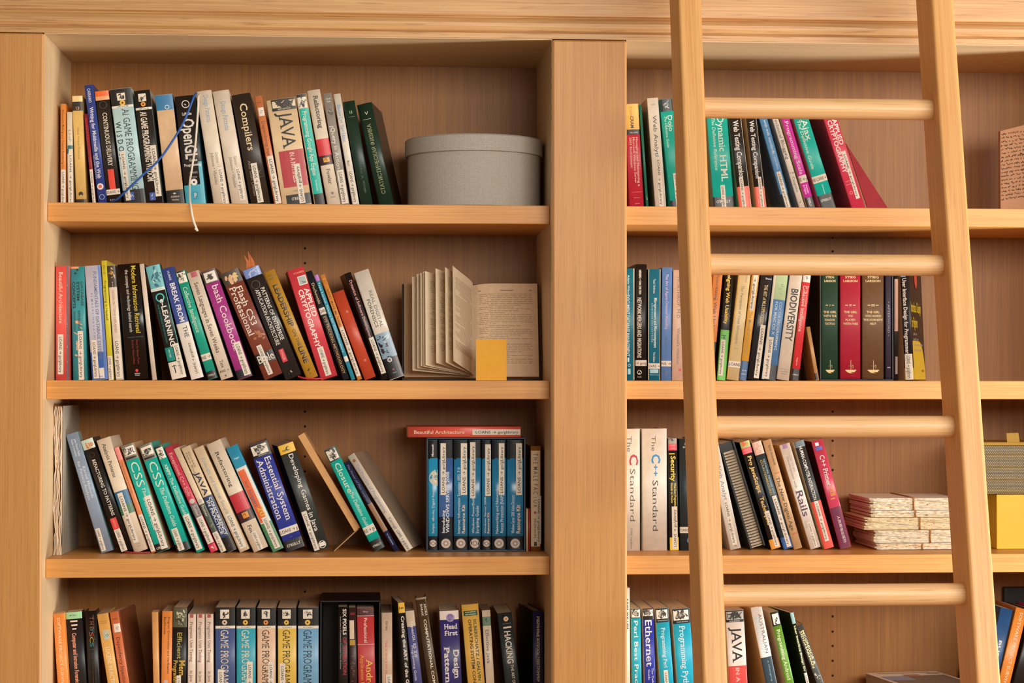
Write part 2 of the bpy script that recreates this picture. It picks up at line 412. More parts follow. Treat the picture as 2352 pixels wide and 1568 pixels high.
while z > FLOOR+.12:
    y = ly(z)+.05613*K; mb = MB(); xa, xb = LX[0][1]-.004, LX[1][0]+.004; k = 28
    xs = [xa, xb-.013, xb-.009, xb-.006, xb]; rs = [rr, rr, rr*.985, rr*.95, rr*.93]
    xs = [xa, xb-.010, xb-.006, xb]; rs = [rr, rr, rr*.97, rr*.93]
    vs = [(x, y+r*math.cos(2*PI*i/k), z+r*math.sin(2*PI*i/k)) for x, r in zip(xs, rs) for i in range(k)]
    mb.add(vs, [(j*k+i, j*k+(i+1) % k, (j+1)*k+(i+1) % k, (j+1)*k+i) for j in range(len(xs)-1) for i in range(k)], w_rung, True)
    part(mb, 'rung', lad); z -= dz

# ---------------------------------------------------------------- books, left bay, top shelf
ROSE = '#d8443f'
W_ = '#e9ddca'; K_ = '#231f1d'; TEAL = '#0aa597'
ani = lambda v0, v1, u0=.12, u1=.88, seed=1: [('b', v0, v1, '#efe6d6', u0, u1), ('a', v0, v1, u0, u1, '#4a4540', seed, 14, .6), ('a', v0+.02, v1-.01, u0+.1, u1-.1, '#a09a90', seed+9, 7, .4)]
row(ZT[0], 'books on the top shelf of the left bay', 464, [
 ((138.8, 238.4), 138.8, 12.6, '#d98a42', 'slim orange paperback nearest the left upright on the top left shelf', [('t', 'Document Making and Volume Rendering Inc', .06, .66, .5, .36, '#5a3a1e'), ('L', .67, 1.05, .1, .95)]),
 ((153.1, 257.3), 155.6, 13, '#cfc6b2', 'slim grey-white paperback with a teal corner mark beside the slim orange one', [('t', 'LHP', .2, .33, .5, .5, '#8d8574', 'l'), ('b', .37, .41, '#2f6d6f', .1, 1), ('b', .41, .465, '#2f6d6f', 0, .3), ('L', .44, 1.06, .25, .95)]),
 ((165.3, 220.5), 174.8, 23.6, '#cfae68', 'tan paperback with a black band numbered 13 on the top left shelf', [('b', .0, .055, '#dcc48a'), ('b', .055, .14, '#2b2520'), ('h', '13', .115, .35, .65, .3, '#c9a27a'), ('t', 'Ideal Home Princess', .3, .6, .5, .22, '#a0803f', 's'), ('o', .5, .925, .22, '#3a2d1c'), ('o', .5, .94, .08, '#cfae68'), ('b', .975, 1.06, '#2b2520')]),
 ((192.6, 262), 211.8, 11.5, '#7c1d28', 'dark red paperback half hidden behind the tall blue one on the top left shelf', [('t', 'MARKETING LESSONS', .05, .6, .45, .4, '#b0343c'), ('L', .63, 1.05, .1, .95)]),
 ((193.6, 196.3), 225.4, 20.6, '#2b3f86', 'tall blue paperback on the top left shelf, standing above its neighbours', [('t', 'CARRANO', .03, .15, .45, .36, '#d7d6e2'), ('t', 'Writing for Multimedia and the Web', .19, .8, .5, .42, '#d5d6e6', 'b'), ('t', 'SECOND EDITION', .6, .8, .14, .2, '#b9bede'), ('o', .45, .87, .36, '#e6ded2'), ('o', .45, .87, .2, '#cc5a4b'), ('o', .5, .96, .3, '#8fa0cc', .24)], {'side': '#1f2f6e', 'd': .165}),
 ((217.3, 210), 246.8, 31.5, '#28231f', 'black paperback with an orange sunset top band on the top left shelf', [('b', 0, .085, '#d2622c'), ('b', .05, .085, '#e0a273'), ('o', .5, .13, .28, '#5a524b', .25), ('t', 'CONTINUOUS DELIVERY', .2, .68, .55, .34, '#e4d9c6', 's'), ('b', .71, .9, '#d8402f', .28, .72), ('W', .89, .94, 'OANS \u2192'), ('h', 'Addison', .985, .2, .8, .13, '#cdbfae')]),
 ((251.6, 206.2), 285.2, 49, '#a7c6cc', 'thick pale blue paperback with a black top on the top left shelf', [('b', 0, .15, '#241f1d'), ('b', .04, .105, '#e6dccb', .3, .68), ('a', .045, .1, .32, .66, '#3b3632', 3, 12, .4), ('o', .52, .128, .13, '#d8a63a'), ('o', .52, .128, .045, '#2a241f'), ('b', .15, .17, '#e8e2d4'), ('h', 'GEMS WISDOM', .16, .25, .75, .07, '#3a3530'), ('t', 'AI GAME PROGRAMMING', .18, .9, .62, .33, '#35302d', 'sl'), ('t', 'W I S D O M', .29, .62, .2, .26, '#35302d', 's'), ('b', .9, 1.06, '#221e1c'), ('b', .92, .99, '#3b55a0', .2, .5), ('a', .925, .985, .22, .48, '#e6e2dc', 5, 7, .3), ('L', .55, .99, .1, .33)], {'side': '#9dc3bd'}),
 ((306.8, 209.4), 336.2, 37, '#25211f', 'thick black paperback with an ochre disc and white title, beside the pale blue one', [('b', .03, .1, '#e6dccb', .25, .72), ('a', .035, .095, .27, .7, '#3b3632', 4, 12, .4), ('o', .5, .125, .15, '#c98536'), ('o', .5, .125, .05, '#2a241f'), ('b', .155, .175, '#e8e2d4'), ('h', 'GEMS WISDOM', .165, .2, .8, .08, '#3a3530'), ('t', 'AI GAME PROGRAMMING WISDOM', .19, .82, .45, .4, '#e2d6c4', 'sb'), ('b', .92, .99, '#3b55a0', .25, .6), ('a', .925, .985, .27, .58, '#e6e2dc', 6, 7, .3), ('L', .5, .96, .62, .98)], {'side': '#8f9a9c'}),
 ((355.6, 219.3), 383.6, 40, '#d5b48f', 'beige paperback with a blue top band and black foot on the top left shelf', [('b', 0, .145, '#35729d'), ('o', .62, .12, .13, '#cfd6d8', .1), ('t', 'OracleFusion', .19, .42, .55, .3, '#ddc2a1', 'l'), ('b', .895, 1.06, '#2a2522'), ('h', 'Addison', .955, .25, .75, .12, '#cbbba6'), ('h', 'Wesley', .985, .3, .7, .1, '#cbbba6'), ('t', '\u2022', .92, .935, .5, .5, '#cbbba6')], {'side': '#3a3430'}),
 ((401.4, 222), 426.7, 45.5, '#26211f', 'thick black and teal game book crossed by the blue ribbon on the top left shelf', [('b', .845, 1.06, '#3b98ad'), ('b', .63, .845, '#3b98ad', .82, 1), ('o', .5, .08, .2, '#d9d5cc', .16), ('a', .05, .11, .38, .62, '#d9d5cc', 8, 5, .3), ('h', 'LaMothe', .17, .28, .75, .16, '#cfcac0', 'b'), ('t', 'OpenGL', .22, .6, .55, .62, '#ebe5da', 'b'), ('h', 'Game', .61, .4, .8, .14, '#e2dace', 'b'), ('h', 'Programming', .655, .12, .95, .14, '#e2dace', 'b'), ('h', 'SERIES', .73, .35, .75, .1, '#9c9c98'), ('h', 'Prima', .77, .4, .7, .1, '#9c9c98'), ('o', .52, .82, .17, '#d2cec6', .05), ('b', .91, .985, '#2a87a5', .38, .66), ('h', 'P', .945, .47, .58, .25, '#e6e4dc', 'b')], {'side': '#2c7f90'}),
 ((449.8, 211.5), 490, 35.5, '#e0d3bf', 'white hardcover with a pale blue title and two ribbons hanging from its top', [('t', 'Design Patterns', .04, .285, .6, .34, '#6d88ab', 'ls'), ('t', 'Gamma \u2022 Helm', .56, .76, .72, .2, '#7d7468', 's'), ('t', 'Johnson \u2022 Vlissides', .56, .85, .42, .2, '#7d7468', 's'), ('L', .7, 1.04, .58, .95, '', LOAN2)], {'hard': True}),
 ((487.8, 211.5), 531.4, 38, '#e2d5c2', 'white hardcover with a pale blue title standing against the dark brown compilers book', [('t', 'Design Patterns', .1, .36, .55, .32, '#6d88ab', 'ls'), ('t', 'Gamma \u2022 Helm', .6, .76, .7, .18, '#7d7468', 's'), ('t', 'Johnson \u2022 Vlissides', .6, .88, .42, .18, '#7d7468', 's'), ('L', .7, 1.0, .55, .9, '', LOAN2)], {'hard': True}),
 ((531, 220), 576, 43.5, '#382d25', 'dark brown hardcover lettered compilers in cream', [('t', 'Compilers', .09, .53, .55, .4, '#e3cfa0', 's'), ('t', 'Aho Sethi Ullman', .62, .95, .3, .14, '#8b7a6a'), ('L', .65, 1.02, .36, .68, '', LOAN2), ('a', .3, .9, .5, .95, '#4a3a31', 3, 12, .2)], {'hard': True}),
 ((584, 222), 629, 19, '#c07246', 'slim terracotta paperback with a small white picture on the top left shelf', [('h', 'PRASANNA', .06, .2, .8, .18, '#7a3f26'), ('b', .11, .19, '#e8ddd0', .2, .9), ('a', .115, .185, .25, .85, '#3a302c', 12, 8, .2), ('t', 'Dependency Injection', .24, .66, .55, .42, '#6e3e28'), ('L', .57, 1.02, .2, .98)]),
 ((611.5, 231.6), 647.5, 67, '#d2b994', 'very thick cream and red paperback on the top left shelf', [('b', 0, .115, '#2b2723', .15, .99), ('b', .02, .085, '#c9b79a', .18, .97), ('a', .015, .09, .2, .95, '#3c352e', 21, 26, .35), ('h', 'FIFTH EDITION', .1, .35, .78, .05, '#d9ccb6'), ('t', 'JAVA', .135, .49, .58, .47, '#29241f', 's'), ('b', .51, .87, '#a5333a', .15, .99), ('t', 'IN A NUTSHELL', .53, .83, .6, .17, '#dccbb4', 's'), ('h', 'FLANAGAN', .91, .45, .72, .05, '#8a7b66'), ('b', .945, 1.05, '#2c2826', .17, 1), ('h', "O'REILLY", .985, .35, .8, .1, '#dccfbb', 's'), ('L', .65, 1.04, .6, .8, 'u', LOAN2)], {'page': '#cbb088'}),
 ((679.3, 217.8), 721, 24.5, '#c9b190', 'teal spined paperback just after the very thick cream and red one', ani(.02, .13, .1, .9, 31)+[('b', .0, .03, '#4a4038', .05, .95), ('b', .135, .93, TEAL, .1, .98), ('t', 'Programming Google App Engine', .16, .76, .55, .42, '#e3e8d8', 's'), ('t', 'Sanderson', .8, .9, .55, .2, '#cfe0d4'), ('b', .93, 1.05, '#2b2724', .1, .98)]),
 ((705, 209.3), 750.8, 30.5, '#e5d7c2', 'white hardcover with red and dark bands on the top left shelf', [('t', 'Refactoring', .05, .345, .58, .36, '#4b3d35', 'sb'), ('b', .44, .59, '#c53b41'), ('b', .59, .675, '#4b2a2a'), ('b', .61, .65, '#d89c3c', .3, .78), ('a', .612, .648, .3, .78, '#8a5a26', 5, 6, .3), ('t', 'Fowler', .71, .85, .55, .3, '#4b3d35', 's'), ('o', .55, .93, .1, '#6a5c50'), ('h', 'ADDISON', .965, .35, .75, .09, '#7a6c60')], {'hard': True}),
 ((741.2, 215.7), 781.8, 20.5, '#8c857c', 'slim grey paperback with a small figure near the top of its spine', [('h', 'Bibeault', .05, .3, .8, .2, '#d9d3c8'), ('h', 'Katz', .075, .35, .75, .2, '#d9d3c8'), ('a', .12, .22, .2, .85, '#3a3740', 41, 12, .4), ('a', .13, .2, .3, .7, '#c9c2b8', 42, 5, .4), ('t', 'jQuery in Action', .3, .7, .5, .5, '#ded8cc'), ('L', .71, 1.02, .15, .92, '', LOAN2)]),
 ((765.8, 217), 808.3, 16.4, '#e4dbcd', 'slim white paperback with blue lettering leaning on the dark green hardcovers', [('t', 'Effective C++ Third Edition', .1, .45, .5, .5, '#5f82ae', 's'), ('t', 'Meyers', .62, .67, .5, .4, '#6a625a'), ('L', .7, 1.02, .1, .95, '', LOAN2)], {'hard': False}),
 ((787.5, 234.8), 828, 27.5, '#1c3a2b', 'dark green hardcover marked II in the pair of volumes beside the round grey box', [('h', 'II', .11, .4, .62, .26, '#7c8460'), ('b', .155, .158, '#6e7758', .25, .8), ('t', '\u0424\u0418\u0417\u0418\u041a\u0410', .5, .78, .5, .2, '#2c4a38'), ('t', '\u041c\u0415\u0425\u0410\u041d\u0418\u041a\u0410', .8, .92, .55, .16, '#3c5640')], {'hard': True, 'side': '#163024'}),
 ((819, 241), 868.5, 35, '#1c3a2b', 'dark green hardcover marked V with gilt lettering, outermost volume towards the round grey box', [('h', 'V', .1, .4, .65, .24, '#b3b48a'), ('b', .16, .164, '#a9a880', .2, .75), ('t', '\u0421\u0422\u0410\u0422\u0418\u0421\u0422\u0418\u0427\u0415\u0421\u041a\u0410\u042f \u0424\u0418\u0417\u0418\u041a\u0410', .21, .93, .5, .26, '#8e9166', 'us')], {'hard': True, 'yaw': -8.0, 'side': '#2a2418', 'd': .165}),
])
# ---------------------------------------------------------------- left bay, second shelf
row(ZT[1], 'books on the second shelf of the left bay', 872.3, [
 ((127.6, 610.3), 127.6, 33, '#d0504a', 'coral red paperback standing upright against the left upright on the second shelf', [('b', 0, 1, '#5c2a2c', .84, 1), ('a', .05, .95, .84, 1, '#b58a6c', 4, 16, .5), ('t', 'Beautiful Architecture', .055, .505, .42, .3, '#eed6c2'), ('L', .6, .95, .17, .6, '', LOAN2)], {'Y': .148}),
 ((161.8, 612), 168, 31.5, '#2f8a92', 'teal paperback with peach blotches and black capitals near the left end of the second shelf', [('a', .3, 1, .05, .95, '#d2a583', 14, 18, .6), ('a', .55, 1, .1, .9, '#2f7f88', 15, 14, .6), ('b', 0, .02, '#c98f60', .02, .6), ('o', .5, .03, .09, '#16383c'), ('o', .35, .06, .08, '#16383c'), ('t', 'DATABASE', .135, .35, .82, .2, '#17363a', 'b'), ('t', 'SYSTEM', .135, .3, .52, .2, '#17363a', 'b'), ('t', 'CONCEPTS', .135, .37, .22, .2, '#17363a', 'b'), ('t', 'KORTH SILBERSCHATZ', .39, .57, .55, .15, '#1d3c40', 'b'), ('t', 'SECOND EDITION', .395, .57, .22, .1, '#1d3c40'), ('L', .57, 1.0, .42, .8)]),
 ((194, 611), 211.6, 36, '#aeb2c4', 'silver and blue paperback third along the second shelf', [('b', .0, 1, '#2f58a8', .84, 1), ('b', .76, 1, '#24509a', 0, 1), ('t', 'FUNDAMENTALS OF DATABASE SYSTEMS', .05, .82, .62, .2, '#5b6480', 's'), ('t', 'E L M A S R I / N A V A T H E', .24, .66, .34, .12, '#747c92'), ('b', .9, .99, '#d8d0c2', .5, .8), ('h', 'BC', .975, .52, .75, .1, '#54585f'), ('L', .65, .99, .1, .46)]),
 ((232.4, 598.6), 249.4, 12.4, '#c6bd33', 'narrow yellow paperback rising above its neighbours on the second shelf', [('t', 'Bird', .04, .11, .5, .4, '#7b7420'), ('t', 'Programming in Haskell', .17, .5, .5, .45, '#57551c'), ('L', .8, 1.0, .05, .95)]),
 ((246, 610), 265.8, 18.6, '#ddcfbd', 'slim white paperback with a starfish picture at its top on the second shelf', [('b', 0, .19, '#453a2c'), ('a', .01, .14, .05, .95, '#c49a63', 17, 12, .5), ('o', .5, .15, .05, '#e0d6c4'), ('o', .5, .165, .05, '#e0d6c4'), ('o', .5, .18, .05, '#e0d6c4'), ('t', 'DESIGN PATTERNS EXPLAINED', .215, .59, .5, .3, '#a07f70', 's'), ('L', .64, .99, .05, .9, '', LOAN2)], {'side': '#3e5f73'}),
 ((269.4, 607.7), 291, 50.5, '#1b1613', 'thick glossy black paperback with yellow and white title on the second shelf', [('t', 'Modern Information Retrieval', .02, .6, .72, .23, '#c9b23a'), ('t', 'the concepts and technology behind search', .05, .59, .4, .15, '#c4bdb4'), ('h', 'second edition', .635, .2, .9, .05, '#4a6a78'), ('t', 'Ricardo Baeza-Yates', .66, .87, .62, .1, '#7d2f2a'), ('t', 'Berthier Ribeiro-Neto', .66, .87, .42, .1, '#7d2f2a'), ('o', .5, .925, .07, '#d23a42'), ('h', 'Addison', .95, .38, .64, .06, '#cfc6bb'), ('h', 'Wesley', .965, .4, .62, .06, '#cfc6bb')], {'rough': .22}),
 ((320, 606.6), 349.5, 11, '#d6c9b8', 'thin white spined book with a black cover pressed against the thick glossy black one', [], {'side': '#161414'}),
 ((333.5, 613), 395.2, 35, '#17201f', 'black and teal paperback with a blue illustrated top and white capitals on the second shelf', [('b', 0, .2, '#5fa3ab', .02, .98), ('a', .01, .19, .04, .96, '#2f6372', 22, 12, .5), ('a', .02, .18, .04, .96, '#a9cbcb', 23, 6, .25), ('b', .2, .225, '#dfe3da'), ('h', 'SECOND EDITION', .212, .15, .9, .05, '#3f5f5e'), ('b', .0, 1, '#1f8a80', .955, 1), ('o', .5, .285, .3, '#3fb0ad', .22), ('t', 'e-LEARNING', .3, .72, .62, .36, '#e9e2d6', 'b'), ('t', 'AND THE SCIENCE OF INSTRUCTION', .34, .68, .26, .1, '#2f7f7a'), ('b', .72, .84, '#127d72', .0, .55), ('t', 'MAYER', .74, .81, .27, .12, '#b9dcd2'), ('b', .85, 1, '#e0d6c6'), ('o', .35, .885, .05, '#2a2724'), ('b', .895, .95, '#2a2724', .33, .4), ('b', .885, .891, '#2a2724', .2, .5), ('L', .7, .985, .6, .98, '', LOAN2)]),
 ((370, 618.5), 439.6, 29.5, '#35478c', 'blue and white paperback with white capitals leaning beside the black and teal one', [('b', .5, 1, '#d8d0c6'), ('t', 'HUMAR', .03, .115, .5, .2, '#ccd0e2'), ('t', 'BREAK FROM', .14, .49, .55, .4, '#e4e2e2', 'b'), ('t', 'THE', .53, .63, .6, .38, '#39383c'), ('L', .66, .97, .35, .75, 'u', LOAN2)]),
 ((402.3, 625), 477.8, 22.5, '#14967f', 'green paperback with an animal picture beside the blue and white one', ani(.01, .11, .08, .95, 33)+[('b', 0, .015, '#2c2724', .1, .9), ('t', 'Programming', .14, .3, .8, .25, '#1f7f70', 's'), ('t', 'Collective Intelligence', .15, .57, .5, .44, '#cfe6cf', 's'), ('W', .77, .83, 'NS \u2192'), ('b', .93, 1, '#2a2420'), ('h', "O'REILLY", .965, .15, .9, .2, '#cfc2b0')]),
 ((428.4, 628.3), 507.6, 28.4, '#e2d5c2', 'cream paperback with a long dark title between the green and the magenta books', [('b', 0, .05, '#a5505a', .3, .8), ('t', 'Seven Languages in Seven Weeks', .1, .76, .5, .36, '#5a3a3c', 's'), ('t', 'Tate', .83, .9, .5, .28, '#5a3a3c', 's'), ('h', 'ANS \u2192', .93, .1, .9, .2, '#37322e'), ('a', .955, .99, .3, .6, '#4a443e', 3, 5, .5)]),
 ((461, 625), 546.6, 34.6, '#9c3480', 'magenta paperback with white lettering and a shell picture on the second shelf', [('b', 0, .12, '#5b4a44'), ('b', .02, .11, '#e6ddcf', .12, .9), ('a', .025, .105, .2, .8, '#4a443f', 37, 12, .7), ('t', 'bash Cookbook', .145, .75, .62, .46, '#eadad6', 's'), ('b', .92, 1, '#2b2030'), ('L', .68, .985, .5, .95, '', LOAN2)], {'side': '#3a2a32'}),
 ((505.4, 630.5), 607.6, 47.4, '#74392a', 'thick rust brown paperback with a petal picture at its top on the second shelf', [('b', 0, .12, '#4f4438'), ('a', .0, .12, .1, .95, '#caa27a', 38, 14, .6), ('a', .0, .1, .55, .98, '#c9c04e', 39, 5, .8), ('t', 'Flash CS3', .15, .52, .66, .34, '#ecdfce', 's'), ('t', 'Professional', .14, .6, .32, .34, '#ecdfce', 's'), ('a', .5, .72, .3, .95, '#9a5c34', 40, 10, .6), ('b', .77, .87, '#221c1a'), ('h', 'Bible', .82, .08, .95, .44, '#eadfce', 's'), ('L', .7, .975, .28, .55, '', LOAN2)]),
 ((557.4, 621.8), 655.5, 39, '#2e2c2c', 'charcoal paperback with a blue top and paper bookmarks sticking out of it', [('b', 0, .08, '#6f86c0'), ('a', .0, .08, .1, .95, '#b6c3e0', 43, 8, .3), ('o', .42, .15, .26, '#5f5d5d', .23), ('t', 'PATTERNS OF ENTERPRISE', .19, .67, .72, .25, '#d3cdc4', 's'), ('t', 'APPLICATION ARCHITECTURE', .19, .7, .38, .25, '#d3cdc4', 's'), ('b', .74, .855, '#c93b44', .25, .55), ('t', 'FOWLER', .75, .84, .4, .14, '#e7b6b0'), ('a', .93, .98, .42, .62, '#d8d0c6', 5, 6, .3)], {'side': '#4a4a4c', 'rough': .25}),
 ((605.2, 627), 705, 27.4, '#b0832c', 'mustard yellow hardcover with black capitals on the second shelf', [('h', 'HEIFETZ', .04, .2, .85, .16, '#6d5422'), ('h', 'LINSKY', .07, .2, .85, .16, '#6d5422'), ('t', 'LEADERSHIP', .13, .52, .55, .46, '#2e2416', 'b'), ('t', 'ON THE', .55, .7, .55, .3, '#53361b'), ('t', 'LINE', .71, .86, .55, .46, '#2e2416', 'b'), ('a', .9, .97, .2, .8, '#4a3818', 6, 8, .3)], {'hard': True}),
 ((659.2, 622.9), 737.6, 39.4, '#c33b45', 'thick red paperback with a dark mountain picture leaning in the middle of the second shelf', [('h', 'SCHNEIER', .04, .3, .95, .1, '#d98a4a'), ('b', .075, .155, '#e2d8c6', .45, .95), ('b', .082, .148, '#7f8f8b', .49, .91), ('a', .12, .148, .52, .9, '#2b3330', 45, 6, .5), ('t', 'APPLIED', .19, .45, .78, .3, '#f0e4da', 'b'), ('t', 'CRYPTOGRAPHY', .19, .72, .42, .3, '#f0e4da', 'b'), ('L', .72, .98, .32, .68, '', LOAN2)], {'yaw': 6.5, 'left': '#7d1a26', 'side': '#9a2a34', 'd': .16}),
 ((702, 625), 788.4, 14.6, '#252b33', 'slim navy paperback with gold lettering behind the thick red one on the second shelf', [('t', 'Duchowski', .11, .3, .5, .45, '#c2a878'), ('W', .34, .4, 'OAN'), ('t', 'EYE TRACKING METHODOLOGY', .42, .95, .5, .45, '#b98a45')]),
 ((721.2, 632.6), 807, 9.8, '#2e8ea8', 'thin turquoise paperback with a mauve top on the second shelf', [('b', 0, .06, '#a86ab8'), ('t', 'Type Layout Theory for Communicators', .07, .74, .5, .5, '#c7e0e4'), ('b', .78, .83, '#d7d2c6')]),
 ((735.2, 632.6), 820.9, 11.6, '#d68a3e', 'thin orange paperback with black capitals between the turquoise and brick red books', [('h', 'KRUG', .04, .2, .8, .3, '#e2b48a'), ('t', "DON'T MAKE ME THINK!", .14, .5, .5, .42, '#3f2a18'), ('L', .5, .97, .1, .95)]),
 ((763.4, 673.8), 837.4, 27.6, '#b8452a', 'short brick red hardcover with plain spine and two round dents on the second shelf', [('o', .62, .24, .12, '#a53c25'), ('o', .6, .24, .08, '#b14229'), ('o', .6, .8, .12, '#a53c25'), ('o', .58, .8, .08, '#b14229')], {'hard': True}),
 ((790.6, 629.4), 877.6, 15.6, '#241f1e', 'slim black paperback with pink lettering beside the forensics book', [('t', 'Dynamics of Software Development', .07, .62, .55, .42, '#cf8d86', 's'), ('L', .61, .95, .2, .95, '', LOAN2)], {'left': '#3d352f', 'yaw': 6, 'd': .14}),
 ((812.2, 628), 894.8, 36, '#e2d9ca', 'white and black paperback with a photo on its spine, leaning beside the open book', [('t', 'REAL DIGITAL', .19, .53, .66, .22, '#4c4a48'), ('t', 'FORENSICS', .26, .52, .35, .22, '#4c4a48'), ('b', .58, .83, '#7e97ac'), ('a', .6, .82, .05, .75, '#38292c', 51, 14, .5), ('a', .58, .7, .4, .95, '#c6d2da', 52, 7, .3), ('b', .81, 1, '#1c1a1b'), ('o', .42, .83, .15, '#c9c6c2'), ('o', .42, .83, .09, '#5a6068'), ('o', .45, .92, .05, '#c6495a'), ('h', 'Addison', .95, .33, .6, .06, '#c7bdb4')], {'rough': .25, 'side': '#d8cbb8'}),
])
